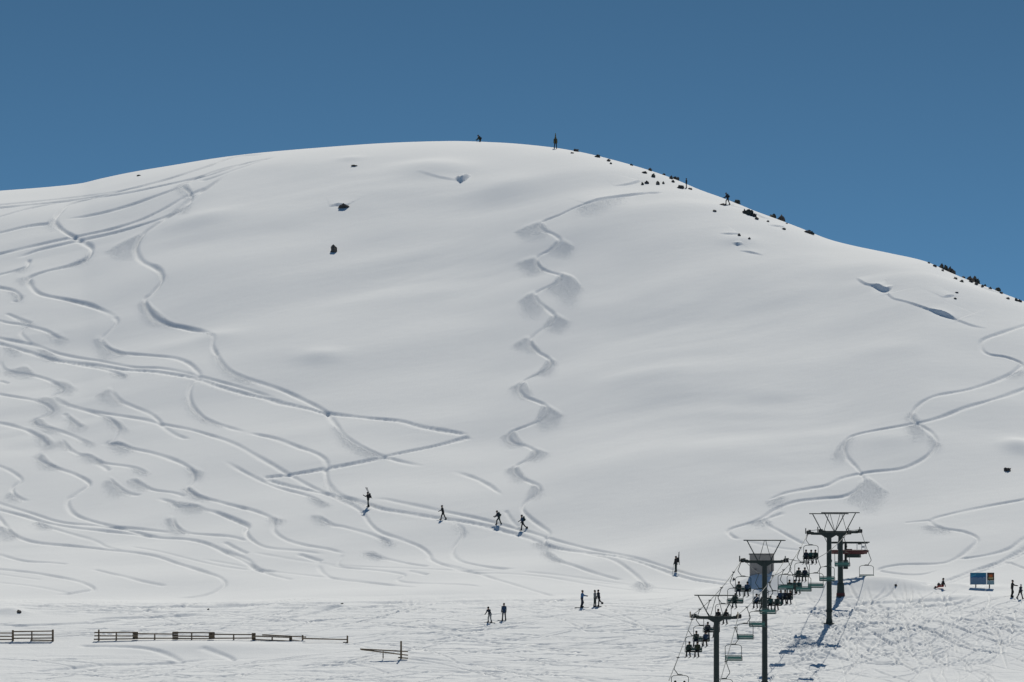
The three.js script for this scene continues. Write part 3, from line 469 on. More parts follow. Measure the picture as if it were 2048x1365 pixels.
TOWERS.forEach((T, n) => {
  const top = at(T.px, T.y, T.D), gy = snowAt(top.x, top.z), H = top.y - gy;
  const t = thing('lift_tower', LIFT_LABEL[n], 'lift tower', V3(top.x, gy, top.z), LIFT_YAW, 'towers of the chairlift');
  const rb = 0.31, rt = 0.265;
  part('column', new THREE.CylinderGeometry(rt, rb, H + 0.5, 20, 4).translate(0, H / 2 - 0.3, 0), PAINT, t);
  part('column_joint', [new THREE.CylinderGeometry(0.38, 0.38, 0.09, 20).translate(0, n === 1 ? 1.75 : 1.5, 0), new THREE.CylinderGeometry(0.37, 0.40, 0.09, 20).translate(0, n === 1 ? 1.62 : 1.37, 0), ...[0, 1, 2, 3, 4, 5, 6, 7].map(k => new THREE.CylinderGeometry(0.03, 0.03, 0.28, 6).translate(0.345 * Math.cos(k * 0.785), n === 1 ? 1.68 : 1.43, 0.345 * Math.sin(k * 0.785)))], PAINT2, t);
  if (n === 3) { const pad = part('base_padding', new THREE.CylinderGeometry(0.40, 0.46, 1.55, 20).translate(0, 0.7, 0), PAINT2, t); part('padding_band', [new THREE.TorusGeometry(0.455, 0.06, 8, 22).rotateX(Math.PI / 2).translate(0, 0.14, 0), new THREE.CylinderGeometry(0.475, 0.5, 0.26, 22, 1, true).translate(0, 0.3, 0)], RED, pad); }
  else part('footing', [new THREE.CylinderGeometry(0.34, 0.42, 0.7, 16).translate(0, 0.2, 0), bx(1.1, 0.12, 1.1, 0, 0.02, 0)], PAINT2, t);
  part('crossarm', armShape(2.0, 0.46, 0.24).translate(0, H, 0), PAINT, t);
  const F = 2.22;                                         // service frame above the crossarm
  part('frame_bar', [bx(4.35, 0.11, 0.11, 0, H + F, 0.28), bx(4.35, 0.09, 0.09, 0, H + F - 0.01, -0.3)], PAINT, t);
  for (const s of [-1, 1]) {
    part('frame_strut', rod(V3(s * 0.68, H + 0.1, 0.26), V3(s * 1.82, H + F, 0.28), 0.055), PAINT, t);
    part('frame_brace', rod(V3(s * 0.66, H + 0.1, -0.26), V3(s * 0.06, H + F, -0.3), 0.03), PAINT2, t);
    const sh = part('sheave_train', [bx(0.14, 0.16, 2.5, s * 2.14, H + 0.12, 0), bx(0.5, 0.12, 0.16, s * 1.98, H + 0.13, 0), bx(0.1, 0.3, 0.5, s * 2.14, H + 0.2, 0)], PAINT2, t);
    for (let k = 0; k < 4; k++) part('sheave', [new THREE.CylinderGeometry(0.2, 0.2, 0.12, 16).rotateZ(Math.PI / 2).translate(s * 2.28, H + 0.12, -0.95 + k * 0.633), new THREE.TorusGeometry(0.2, 0.035, 6, 16).rotateY(Math.PI / 2).translate(s * 2.28, H + 0.12, -0.95 + k * 0.633)], RUBBER, sh);
    part('catcher_plate', bx(0.06, 0.62, 0.34, s * 2.42, H + 0.3, 1.15).rotateZ(0), n === 0 ? PINE : PAINT2, t);
  }
  for (let k = 0; k < Math.floor((H - 2.2) / 0.45); k++) part('ladder_rung', bx(0.34, 0.03, 0.03, 0, 2 + k * 0.45, -0.44, 0.008), DARKSTEEL, t);
  part('ladder_rail', [bx(0.04, H - 1.9, 0.04, -0.18, 2 + (H - 2) / 2, -0.44), bx(0.04, H - 1.9, 0.04, 0.18, 2 + (H - 2) / 2, -0.44)], DARKSTEEL, t);
  t.updateMatrixWorld();
  armPoints.push([-1, 1].map(s => t.localToWorld(V3(s * 2.28, H + 0.36, 0))));
});

// ------------------------------------------------------------------ drive station with bullwheel behind the last tower
const bwC = at(1699, 1103, 564);
{
  const gy = snowAt(bwC.x, bwC.z), t = thing('drive_station', 'chairlift drive station with red bullwheel under a dark green beam', 'lift station', V3(bwC.x, gy, bwC.z), LIFT_YAW), h = bwC.y - gy;
  part('mast', [new THREE.CylinderGeometry(0.26, 0.32, h + 1.5, 18).translate(-0.95, (h + 1.5) / 2 - 0.3, 0.6)], PAINT, t);
  part('platform_beam', [bx(4.3, 0.22, 0.4, 0.05, h + 0.98, 0.2), bx(4.3, 0.14, 0.3, 0.05, h + 1.02, -1.0), bx(0.2, 0.2, 1.6, -0.95, h + 0.86, -0.3), bx(0.2, 0.2, 1.6, 1.2, h + 0.86, -0.3)], PAINT, t);
  const bw = part('bullwheel', [new THREE.TorusGeometry(2.1, 0.15, 10, 48).rotateX(Math.PI / 2).translate(0, h, 0), new THREE.CylinderGeometry(2.12, 2.05, 0.46, 48, 1, true).translate(0, h - 0.1, 0), new THREE.CylinderGeometry(0.34, 0.34, 0.5, 18).translate(0, h, 0)], RED, t);
  for (let k = 0; k < 6; k++) part('spoke', bx(3.9 / 2, 0.14, 0.16, 3.9 / 4, 0, 0).rotateY(k * Math.PI / 3).translate(0, h, 0), RED, bw);
  part('drive_gearbox', [bx(1.5, 0.5, 0.9, 0.55, h - 0.5, 0), bx(1.9, 0.2, 1.0, 0.7, h - 0.28, 0)], PAINT2, t);
  part('counterweight', [bx(0.5, 1.05, 0.45, -0.42, h - 1.55, 0), bx(0.26, 2.4, 0.26, -0.42, h - 0.3, 0)], mat(0.01, 0.02, 0.02, 0.6), t);
  part('control_box', bx(0.5, 0.75, 0.4, -0.95, h + 0.62, 0.95), mat(0.045, 0.10, 0.16, 0.5), t);
  for (const x of [1.0, 1.55, 1.95]) part('rail_post', rod(V3(x, h + 0.1, 0.5), V3(x, h + 0.9, 0.5), 0.035), mat(0.6, 0.6, 0.58, 0.6), t);
  part('guard_plate', bx(0.35, 0.2, 0.05, 1.7, h + 0.5, 0.5), mat(0.6, 0.6, 0.58, 0.6), t);
}
// ------------------------------------------------------------------ the haul rope: up one side, round the bullwheel, back
const yawV = p => V3(bwC.x + Math.cos(LIFT_YAW) * p.x + Math.sin(LIFT_YAW) * p.z, bwC.y, bwC.z - Math.sin(LIFT_YAW) * p.x + Math.cos(LIFT_YAW) * p.z);
function strand(side) {
  const s = side ? 1 : 0, pts = [];
  const p0 = side ? at(1438, 1372, 444) : at(1338, 1362, 444);
  const anchors = [p0, ...armPoints.map(a => a[s]), yawV(V3((side ? 1 : -1) * 2.16, 0, 0))], sag = side ? [0.15, 0.5, 1.45, 0.05, 0] : [0.15, 0.55, 3.3, 0.05, 0];
  for (let i = 0; i < anchors.length - 1; i++) for (let k = 0; k < 14; k++) { const t = k / 14, p = anchors[i].clone().lerp(anchors[i + 1], t); p.y -= 4 * sag[i] * t * (1 - t); pts.push(p); }
  pts.push(anchors[anchors.length - 1]); return pts;
}
const ropeL = strand(false), ropeR = strand(true);
{
  const loop = [...ropeL]; for (let k = 1; k < 16; k++) { const a = Math.PI - Math.PI * k / 16; loop.push(yawV(V3(2.16 * Math.cos(a), 0, -2.16 * Math.sin(a)))); }
  loop.push(...ropeR.slice().reverse());
  const path = new THREE.CurvePath(); for (let i = 0; i < loop.length - 1; i++) path.add(new THREE.LineCurve3(loop[i], loop[i + 1]));
  const geos = []; for (let i = 0; i < loop.length - 1; i++) geos.push(rod(loop[i], loop[i + 1], 0.036, 0.036, 6));
  solo('haul_rope', geos, STEEL, 'thin steel haul rope looping round the red bullwheel', 'cable');
}
function onRope(rope, px, py) { // the point of a rope that appears nearest to a photo pixel
  let best = null, bd = 1e9;
  for (let i = 0; i < rope.length - 1; i++) for (let k = 0; k < 10; k++) { const p = rope[i].clone().lerp(rope[i + 1], k / 10), q = project(p.x, p.y, p.z), d = (q[0] - px) ** 2 + (q[1] - py) ** 2; if (d < bd) { bd = d; best = p; } }
  return best;
}
// ------------------------------------------------------------------ chairs
const CH = {};
{
  const y0 = -1.66, w = 0.82, hh = 1.52;                  // bail top, half width, bail height
  CH.grip = mergeGeometries([bx(0.12, 0.14, 0.42, 0, 0, 0), bx(0.32, 0.06, 0.08, 0, 0.03, 0)]);
  CH.hanger = s => tube([V3(0, 0, 0), V3(s * 0.16, -0.45, 0), V3(s * 0.36, -0.98, 0), V3(s * 0.34, -1.12, 0), V3(s * 0.06, -1.5, 0), V3(-s * 0.03, y0, 0)], 0.036, 26, 8);
  const xb = -0.18;
  CH.bail = s => { const c = s * xb, p = [V3(c - w, y0 - hh, 0), V3(c - w, y0 - 0.5, 0), V3(c - w, y0 - 0.22, 0), V3(c - w + 0.14, y0 - 0.06, 0), V3(c - w + 0.4, y0, 0), V3(c, y0 + 0.01, 0), V3(c + w - 0.4, y0, 0), V3(c + w - 0.14, y0 - 0.06, 0), V3(c + w, y0 - 0.22, 0), V3(c + w, y0 - 0.5, 0), V3(c + w, y0 - hh, 0)]; return tube(p, 0.032, 60, 7); };
  CH.gusset = s => { const q = new THREE.Shape(); q.moveTo(-0.5, -0.03); q.lineTo(-0.12, 0.1); q.lineTo(0.12, 0.1); q.lineTo(0.5, -0.03); q.closePath(); return new THREE.ExtrudeGeometry(q, { depth: 0.07, bevelEnabled: false }).translate(s * xb, y0 + 0.01, -0.035); };
  CH.backTop = s => bx(2 * w, 0.07, 0.07, s * xb, y0 - hh + 0.46, -0.02); CH.backPanel = s => bx(2 * w - 0.06, 0.27, 0.035, s * xb, y0 - hh + 0.25, -0.02); CH.backLow = s => bx(2 * w, 0.12, 0.07, s * xb, y0 - hh + 0.03, -0.02);
  CH.seat = s => bx(2 * w - 0.02, 0.06, 0.46, s * xb, y0 - hh - 0.03, 0.25); CH.arm = (s, e) => polyTube([V3(s * xb + e * w, y0 - hh + 0.42, 0), V3(s * xb + e * w, y0 - hh + 0.3, 0.42), V3(s * xb + e * w, y0 - hh - 0.02, 0.44)], 0.022);
  CH.seatY = y0 - hh; CH.xb = xb;
}
const chairGeo = {}; for (const s of [-1, 1]) chairGeo[s] = { hanger: CH.hanger(s), bail: CH.bail(s), gusset: CH.gusset(s), top: CH.backTop(s), panel: CH.backPanel(s), low: CH.backLow(s), seat: CH.seat(s), arms: [CH.arm(s, -1), CH.arm(s, 1)].map(a => mergeGeometries(a)) };
function liftChair(p, side, facing, label, group) { // side -1 loaded line (facing us), +1 returning line (facing away)
  const t = thing('lift_chair', label, 'lift chair', p, facing > 0 ? LIFT_YAW : LIFT_YAW + Math.PI, group), s = side * facing, g = chairGeo[s];
  part('grip', CH.grip, DARKSTEEL, t); part('hanger', g.hanger, PAINT2, t);
  const b = part('bail', g.bail, PAINT2, t); part('gusset', g.gusset, PAINT, b);
  const k = part('backrest', g.panel, TEAL, t); part('top_rail', g.top, DTEAL, k); part('bottom_rail', g.low, DTEAL, k);
  part('seat', g.seat, DTEAL, t); for (const a of g.arms) part('armrest', a, PAINT2, t);
  return t;
}

// ------------------------------------------------------------------ people: one continuous body each, meshed from a posed skeleton
function fk(P) { // joints of a 1.78 m person facing +z, feet near y = 0
  const J = {}, rot = (len, pitch, out, side) => V3(side * Math.sin(out) * len, -Math.cos(pitch) * Math.cos(out) * len, Math.sin(pitch) * Math.cos(out) * len);
  const hip = V3(0, P.hipY ?? 0.93, P.hipZ ?? 0), L = P.lean ?? 0, T = P.tilt ?? 0;
  const up = V3(Math.sin(T), Math.cos(L) * Math.cos(T), Math.sin(L)).normalize();
  J.pelvis = hip; J.waist = hip.clone().addScaledVector(up, 0.2); J.chest = hip.clone().addScaledVector(up, 0.42); J.neck = hip.clone().addScaledVector(up, 0.56);
  const hup = V3(Math.sin(T), Math.cos(L * 0.4), Math.sin(L * 0.4)).normalize(); J.head = J.neck.clone().addScaledVector(hup, 0.16);
  for (const s of [-1, 1]) {
    const k = s < 0 ? 'R' : 'L', [th, kn, out = 0.06] = P['leg' + k] || [0, 0], [sh, el, so = 0.14] = P['arm' + k] || [0.1, 0.3];
    const h = hip.clone().add(V3(s * 0.1, -0.03, 0)), knee = h.clone().add(rot(0.45, th, out, s)), ank = knee.clone().add(rot(0.43, th - kn, out * 0.8, s));
    J['hip' + k] = h; J['knee' + k] = knee; J['ankle' + k] = ank; J['toe' + k] = ank.clone().add(V3(s * 0.03, -0.05, 0.17).applyAxisAngle(V3(1, 0, 0), P.toe ?? 0));
    const S0 = J.chest.clone().addScaledVector(up, 0.08).add(V3(s * 0.2, 0, 0)), elb = S0.clone().add(rot(0.29, sh, so, s)), wr = elb.clone().add(rot(0.26, sh + el, so * 0.4, s));
    J['sh' + k] = S0; J['elb' + k] = elb; J['wr' + k] = wr; J['hand' + k] = wr.clone().add(rot(0.1, sh + el, 0, s)); J['thumb' + k] = wr.clone().add(rot(0.05, sh + el + 0.5, -0.5, s));
  }
  return J;
}
const REG = { jacket: 0, pants: 1, skin: 2, glove: 3, boot: 4, hat: 5 };
function bones(J) {
  const B = [], b = (a, c, r1, r2, reg, k = 0.05) => B.push({ a, c, r1, r2, reg: REG[reg], k });
  b(J.pelvis.clone().add(V3(-0.07, 0, 0)), J.pelvis.clone().add(V3(0.07, 0, 0)), 0.135, 0.135, 'pants'); b(J.pelvis, J.waist, 0.15, 0.145, 'jacket'); b(J.waist, J.chest, 0.15, 0.165, 'jacket');
  b(J.chest.clone().add(V3(-0.1, 0.02, 0)), J.chest.clone().add(V3(0.1, 0.02, 0)), 0.14, 0.14, 'jacket'); b(J.chest, J.neck, 0.13, 0.075, 'jacket'); b(J.neck, J.head, 0.06, 0.085, 'skin', 0.03);
  b(J.head.clone().add(V3(0, 0.035, -0.01)), J.head.clone().add(V3(0, -0.03, 0.02)), 0.108, 0.085, 'skin', 0.03); b(J.head.clone().add(V3(0, 0.005, 0.1)), J.head.clone().add(V3(0, -0.025, 0.118)), 0.014, 0.02, 'skin', 0.02);
  b(J.head.clone().add(V3(0, 0.075, -0.02)), J.head.clone().add(V3(0, 0.06, 0.01)), 0.118, 0.118, 'hat', 0.015);
  for (const k of 'LR') {
    b(J['hip' + k], J['knee' + k], 0.108, 0.075, 'pants', 0.05); b(J['knee' + k], J['ankle' + k], 0.078, 0.066, 'pants', 0.03); b(J['ankle' + k].clone().add(V3(0, 0.1, 0)), J['ankle' + k], 0.078, 0.075, 'boot', 0.02); b(J['ankle' + k].clone().add(V3(0, -0.03, -0.03)), J['toe' + k], 0.07, 0.055, 'boot', 0.03);
    b(J['sh' + k], J['elb' + k], 0.078, 0.06, 'jacket', 0.05); b(J['elb' + k], J['wr' + k], 0.062, 0.048, 'jacket', 0.025); b(J['wr' + k], J['hand' + k], 0.05, 0.045, 'glove', 0.02); b(J['wr' + k], J['thumb' + k], 0.03, 0.022, 'glove', 0.015);
  }
  return B;
}
function meshBody(B, cell = 0.03) { // surface nets over a smooth union of tapered capsules
  const lo = V3(9, 9, 9), hi = V3(-9, -9, -9); for (const b of B) for (const p of [b.a, b.c]) { lo.min(p); hi.max(p); } lo.addScalar(-0.24); hi.addScalar(0.24);
  const nx = Math.ceil((hi.x - lo.x) / cell) + 1, ny = Math.ceil((hi.y - lo.y) / cell) + 1, nz = Math.ceil((hi.z - lo.z) / cell) + 1, F = new Float32Array(nx * ny * nz);
  const pre = B.map(b => { const e = b.c.clone().sub(b.a); return [b.a.x, b.a.y, b.a.z, e.x, e.y, e.z, Math.max(1e-6, e.lengthSq()), b.r1, b.r2, b.k]; });
  const dist = (q, x, y, z) => { const rx = x - q[0], ry = y - q[1], rz = z - q[2], t = clamp((rx * q[3] + ry * q[4] + rz * q[5]) / q[6], 0, 1); return Math.hypot(rx - q[3] * t, ry - q[4] * t, rz - q[5] * t) - (q[7] + (q[8] - q[7]) * t); };
  for (let i = 0; i < nx; i++) for (let j = 0; j < ny; j++) for (let k = 0; k < nz; k++) {
    const x = lo.x + i * cell, y = lo.y + j * cell, z = lo.z + k * cell; let d = 9;
    for (const q of pre) { const e = dist(q, x, y, z), h = clamp(0.5 + 0.5 * (d - e) / q[9], 0, 1); d = lerp(d, e, h) - q[9] * h * (1 - h); }
    F[(i * ny + j) * nz + k] = d;
  }
  const id = new Int32Array(nx * ny * nz).fill(-1), pos = [], reg = [], idx = [], f = (i, j, k) => F[(i * ny + j) * nz + k];
  for (let i = 0; i < nx - 1; i++) for (let j = 0; j < ny - 1; j++) for (let k = 0; k < nz - 1; k++) {
    let sx = 0, sy = 0, sz = 0, n = 0;
    for (let a = 0; a < 8; a++) for (const bit of [1, 2, 4]) { const c = a | bit; if (c === a) continue; const A = [a & 1, (a >> 1) & 1, a >> 2], C = [c & 1, (c >> 1) & 1, c >> 2], u = f(i + A[0], j + A[1], k + A[2]), v = f(i + C[0], j + C[1], k + C[2]); if ((u < 0) !== (v < 0)) { const t = u / (u - v); sx += A[0] + (C[0] - A[0]) * t; sy += A[1] + (C[1] - A[1]) * t; sz += A[2] + (C[2] - A[2]) * t; n++; } }
    if (!n) continue;
    const x = lo.x + (i + sx / n) * cell, y = lo.y + (j + sy / n) * cell, z = lo.z + (k + sz / n) * cell; id[(i * ny + j) * nz + k] = pos.length / 3; pos.push(x, y, z);
    let bd = 9, br = 0; pre.forEach((q, m) => { const d = dist(q, x, y, z); if (d < bd) { bd = d; br = B[m].reg; } }); reg.push(br);
  }
  const q = (a, b, c, d, flip) => { if (flip) idx.push(a, b, c, a, c, d); else idx.push(a, c, b, a, d, c); }, I = (i, j, k) => id[(i * ny + j) * nz + k];
  for (let i = 1; i < nx - 1; i++) for (let j = 1; j < ny - 1; j++) for (let k = 1; k < nz - 1; k++) {
    const s = f(i, j, k) < 0;
    if (s !== (f(i + 1, j, k) < 0)) q(I(i, j - 1, k - 1), I(i, j, k - 1), I(i, j, k), I(i, j - 1, k), s);
    if (s !== (f(i, j + 1, k) < 0)) q(I(i - 1, j, k - 1), I(i - 1, j, k), I(i, j, k), I(i, j, k - 1), s);
    if (s !== (f(i, j, k + 1) < 0)) q(I(i - 1, j - 1, k), I(i, j - 1, k), I(i, j, k), I(i - 1, j, k), s);
  }
  const g = new THREE.BufferGeometry(); g.setAttribute('position', new THREE.Float32BufferAttribute(pos, 3)); g.setIndex(idx); g.computeVertexNormals(); return { g, reg };
}
const POSE = {
  stand: { legL: [0.05, 0.05, 0.09], legR: [-0.03, 0.05, 0.09], armL: [0.05, 0.35], armR: [0.1, 0.3] },
  ride: { lean: 0.28, legL: [0.3, 0.45, 0.2], legR: [0.25, 0.45, 0.2], hipY: 0.86, armL: [0.35, 0.7, 0.3], armR: [0.1, 0.5, 0.35] },
  bend: { lean: 0.55, legL: [0.35, 0.5, 0.2], legR: [0.15, 0.4, 0.24], hipY: 0.86, hipZ: -0.1, armL: [0.6, 0.3, 0.2], armR: [0.3, 0.5, 0.2] },
  walk: { lean: 0.22, legL: [0.42, 0.25], legR: [-0.38, 0.12], hipY: 0.89, armL: [-0.3, 0.6], armR: [0.55, 0.6] },
  climb: { lean: 0.42, legL: [0.65, 0.62], legR: [-0.3, 0.08], hipY: 0.89, armL: [0.15, 0.9], armR: [0.6, 0.5] },
  stride: { lean: 0.15, legL: [0.2, 0.1], legR: [-0.55, 0.35], hipY: 0.9, armL: [0.5, 0.5], armR: [-0.1, 0.6] },
  carry: { lean: 0.08, legL: [0.12, 0.1], legR: [-0.12, 0.1], hipY: 0.92, armL: [0.3, 1.7, 0.35], armR: [0.9, 1.2, 0.2] },
  reach: { lean: 0.1, legL: [0.35, 0.7, 0.12], legR: [-0.05, 0.15], hipY: 0.91, armL: [0.9, 0.5], armR: [0.8, 0.6] },
  seated: { hipY: 0.0, hipZ: 0, legL: [1.42, 1.42, 0.1], legR: [1.42, 1.42, 0.1], armL: [0.5, 0.7], armR: [0.45, 0.8], lean: -0.05 },
  seatedLean: { hipY: 0.0, hipZ: 0, legL: [1.4, 1.5, 0.12], legR: [1.45, 1.36, 0.08], armL: [0.75, 0.3, 0.3], armR: [0.3, 1.0], lean: 0.2, tilt: 0.1 },
  sitSnow: { hipY: 0.12, hipZ: 0, legL: [1.55, 0.35, 0.16], legR: [1.45, 0.2, 0.16], armL: [-0.5, 0.2, 0.2], armR: [0.5, 0.4], lean: -0.12 },
};
const bodyCache = {}, BODY = new THREE.MeshStandardMaterial({ color: 0xffffff, vertexColors: true, roughness: 0.85 });
const SKIN = [0.36, 0.22, 0.15], BLACK = [0.012, 0.013, 0.015], NAVY = [0.014, 0.022, 0.04], DGREEN = [0.012, 0.032, 0.028], TEALJ = [0.012, 0.06, 0.06], BLUE = [0.02, 0.1, 0.24], DBLUE = [0.015, 0.045, 0.1], GREY = [0.11, 0.115, 0.12], LGREY = [0.25, 0.26, 0.26], BROWN = [0.045, 0.032, 0.025], REDJ = [0.28, 0.03, 0.02], OLIVE = [0.03, 0.04, 0.02], WHITEC = [0.5, 0.5, 0.5], KHAKI = [0.16, 0.14, 0.1];
const SKI = mat(0.05, 0.05, 0.055, 0.4), POLE = mat(0.06, 0.06, 0.065, 0.4, 0.5), BOARD = mat(0.02, 0.022, 0.03, 0.4), PACK = mat(0.012, 0.04, 0.042, 0.85), PACK2 = mat(0.015, 0.018, 0.02, 0.85), GOGGLE = mat(0.01, 0.01, 0.012, 0.15), SKIYELLOW = mat(0.12, 0.10, 0.03, 0.4);
const skiGeo = (() => { const s = new THREE.Shape(); s.moveTo(-0.045, -0.72); s.lineTo(0.045, -0.72); s.lineTo(0.04, 0); s.lineTo(0.055, 0.8); s.quadraticCurveTo(0, 0.95, -0.055, 0.8); s.lineTo(-0.04, 0); s.closePath(); const g = new THREE.ExtrudeGeometry(s, { depth: 0.02, bevelEnabled: false, steps: 1 }).rotateX(Math.PI / 2), p = g.attributes.position; for (let i = 0; i < p.count; i++) { const z = p.getZ(i); if (z > 0.7) p.setY(i, p.getY(i) + (z - 0.7) * (z - 0.7) * 3.2); } g.computeVertexNormals(); return g; })();
const boardGeo = (() => { const s = new THREE.Shape(); s.absellipse(0.62, 0, 0.16, 0.14, -Math.PI / 2, Math.PI / 2); s.lineTo(-0.62, 0.14); s.absellipse(-0.62, 0, 0.16, 0.14, Math.PI / 2, Math.PI * 1.5); s.closePath(); return new THREE.ExtrudeGeometry(s, { depth: 0.025, bevelEnabled: false, curveSegments: 8 }).rotateX(Math.PI / 2); })();
function person(o) { // { at, pose, turn, colours, gear, label, group, scale }
  const key = o.pose; if (!bodyCache[key]) { const J = fk(POSE[key]); bodyCache[key] = { J, ...meshBody(bones(J)) }; }
  const { J, g, reg } = bodyCache[key], c = [o.jacket, o.pants, SKIN, o.glove || BLACK, o.boot || BLACK, o.hat || BLACK];
  const low = key.startsWith('seated') ? 0 : (o.sink ?? Math.min(J.ankleL.y, J.ankleR.y) - 0.105);
  const t = thing('person', o.label, 'person', o.at, o.turn || 0, o.group), sc = o.scale || 1; t.scale.setScalar(sc);
  const geo = new THREE.BufferGeometry(); geo.setAttribute('position', g.attributes.position); geo.setAttribute('normal', g.attributes.normal); geo.setIndex(g.index);
  const col = new Float32Array(reg.length * 3); reg.forEach((r, i) => col.set(c[r], i * 3)); geo.setAttribute('color', new THREE.BufferAttribute(col, 3));
  const inner = part('body', geo, BODY, t); inner.position.y = -low;
  const H = J.head;
  const gg = part('goggles', new THREE.CylinderGeometry(0.112, 0.108, 0.06, 12, 1, true, -1.1, 2.2).translate(H.x, H.y + 0.025, H.z + 0.005), GOGGLE, inner); gg.material = GOGGLE;
  const G = o.gear || '';
  if (G.includes('pack')) part('backpack', [bx(0.34, 0.5, 0.22, 0, 0, 0, 0.06), bx(0.28, 0.14, 0.2, 0, 0.28, 0, 0.05), bx(0.2, 0.2, 0.1, 0, -0.06, -0.14, 0.04)].map(q => q.rotateX(POSE[key].lean || 0).translate(J.chest.x, J.chest.y - 0.05, J.chest.z - 0.25)), G.includes('pack2') ? PACK2 : PACK, inner);
  if (G.includes('shoulderski')) for (const s of [-1, 1]) part('carried_ski', skiGeo.clone().rotateX(-1.05).rotateZ(0.12 * s).translate(0.12, J.chest.y + 0.28, -0.1 + s * 0.05), SKI, inner);
  if (G.includes('backski')) for (const s of [-1, 1]) part('carried_ski', skiGeo.clone().rotateX(-Math.PI / 2).rotateZ(s * 0.13).translate(s * 0.1, J.chest.y + 0.12, J.chest.z - 0.4), G.includes('yellow') ? SKIYELLOW : SKI, inner);
  if (G.includes('wearski')) for (const k of 'LR') part('ski', skiGeo.clone().translate(J['ankle' + k].x * 1.0, J['ankle' + k].y - 0.1, J['ankle' + k].z + 0.05), SKI, inner);
  if (G.includes('dangleski')) for (const k of 'LR') part('ski', skiGeo.clone().rotateX(0.16).translate(J['ankle' + k].x, J['ankle' + k].y - 0.13, J['ankle' + k].z + 0.1), SKI, inner);
  if (G.includes('board')) part('snowboard', boardGeo.clone().rotateY(G.includes('boardz') ? Math.PI / 2 : 0).translate((J.ankleL.x + J.ankleR.x) / 2, Math.min(J.ankleL.y, J.ankleR.y) - 0.08, (J.ankleL.z + J.ankleR.z) / 2 + 0.03), BOARD, inner);
  if (G.includes('pole')) for (const k of 'LR') { const a = J['hand' + k].clone().add(V3(0, 0.08, 0)), f = V3(a.x * 1.15, low + 0.0, a.z + (k === 'L' ? -0.05 : 0.1)); const pl = part('ski_pole', [rod(a, f, 0.014, 0.018, 6), new THREE.CylinderGeometry(0.05, 0.05, 0.015, 10).translate(f.x, f.y + 0.08, f.z)], POLE, inner); }
  return t;
}
const LEFT = -Math.PI / 2, RIGHT = Math.PI / 2, AWAY = Math.PI;
const G0 = (px, py) => groundAt(px, py);
// hikers on the climbing trail
person({ at: G0(736, 1015), pose: 'carry', turn: LEFT + 0.3, jacket: BLACK, pants: DGREEN, gear: 'pack2 shoulderski', label: 'dark hiker carrying skis over one shoulder on the climbing trail' });
person({ at: G0(886, 1041), pose: 'walk', turn: LEFT, jacket: BLACK, pants: BLACK, gear: '', label: 'black clad hiker striding up the trail without a backpack', group: undefined });
person({ at: G0(998, 1051), pose: 'climb', turn: LEFT, jacket: NAVY, pants: DGREEN, gear: 'pack', label: 'hiker with bulky dark green backpack bent forward on the trail', scale: 1.0 });
person({ at: G0(1045, 1062), pose: 'stride', turn: LEFT, jacket: DBLUE, pants: BLACK, gear: 'pack', label: 'hiker with slim teal backpack and long open stride on trail', scale: 1.03 });
person({ at: G0(1352, 1145), pose: 'stand', turn: LEFT + 0.5, jacket: BLACK, pants: DGREEN, gear: 'pack2 backski pole', label: 'lone hiker with skis upright on the pack at lower trail' });
// on the summit ridge
person({ at: G0(959, 285).add(V3(0, -0.35, -2)), sink: -0.02, pose: 'bend', turn: LEFT, jacket: OLIVE, pants: BLACK, gear: 'pack2', label: 'stooped hiker half hidden behind the rounded summit' });
person({ at: G0(1111, 298), pose: 'stand', turn: AWAY, jacket: OLIVE, pants: BLACK, gear: 'pack2 backski yellow', label: 'hiker with skis on the back standing on the summit skyline' });
person({ at: G0(1456, 410), pose: 'climb', turn: LEFT, jacket: NAVY, pants: BLACK, gear: 'pack2 wearski', label: 'ski tourer leaning uphill on the rocky ridge' });
person({ at: G0(1373, 377), pose: 'stand', turn: LEFT, jacket: BLACK, pants: BLACK, gear: '', label: 'small dark figure standing by ridge rocks', scale: 0.8 });
// on the flat
person({ at: G0(979, 1246), pose: 'bend', turn: LEFT + 0.9, jacket: NAVY, pants: LGREY, gear: 'board', label: 'snowboarder in pale grey trousers bending forward' });
person({ at: G0(1008, 1242), pose: 'stand', turn: AWAY + 0.2, jacket: DBLUE, pants: NAVY, gear: 'board', label: 'snowboarder in long dark blue jacket standing upright', scale: 1.03 });
person({ at: G0(1164, 1216), pose: 'reach', turn: RIGHT, jacket: BLUE, pants: NAVY, gear: 'boardz', label: 'person in bright blue jacket with arms held forward', scale: 1.04 });
person({ at: G0(1190, 1214.5), pose: 'stand', turn: RIGHT - 0.4, jacket: LGREY, pants: DGREEN, gear: 'boardz', label: 'person in pale grey jacket of the close standing pair' });
person({ at: G0(1198, 1213.5), pose: 'stride', turn: LEFT + 0.5, jacket: NAVY, pants: BLACK, gear: 'boardz', label: 'person in dark jacket of the close standing pair' });
person({ at: G0(1886, 1178), pose: 'sitSnow', turn: LEFT, jacket: BLACK, pants: REDJ, label: 'person in red trousers sitting on the snow', gear: '' });
person({ at: G0(2025, 1195), pose: 'reach', turn: RIGHT, jacket: BLACK, pants: BLACK, gear: 'board', label: 'black clad snowboarder with one knee bent near the blue sign', scale: 1.03 });
person({ at: G0(2041, 1199), pose: 'walk', turn: RIGHT - 0.7, jacket: NAVY, pants: BLACK, hat: WHITEC, gear: '', label: 'walker in dark jacket and pale helmet near the blue sign', scale: 0.92 });
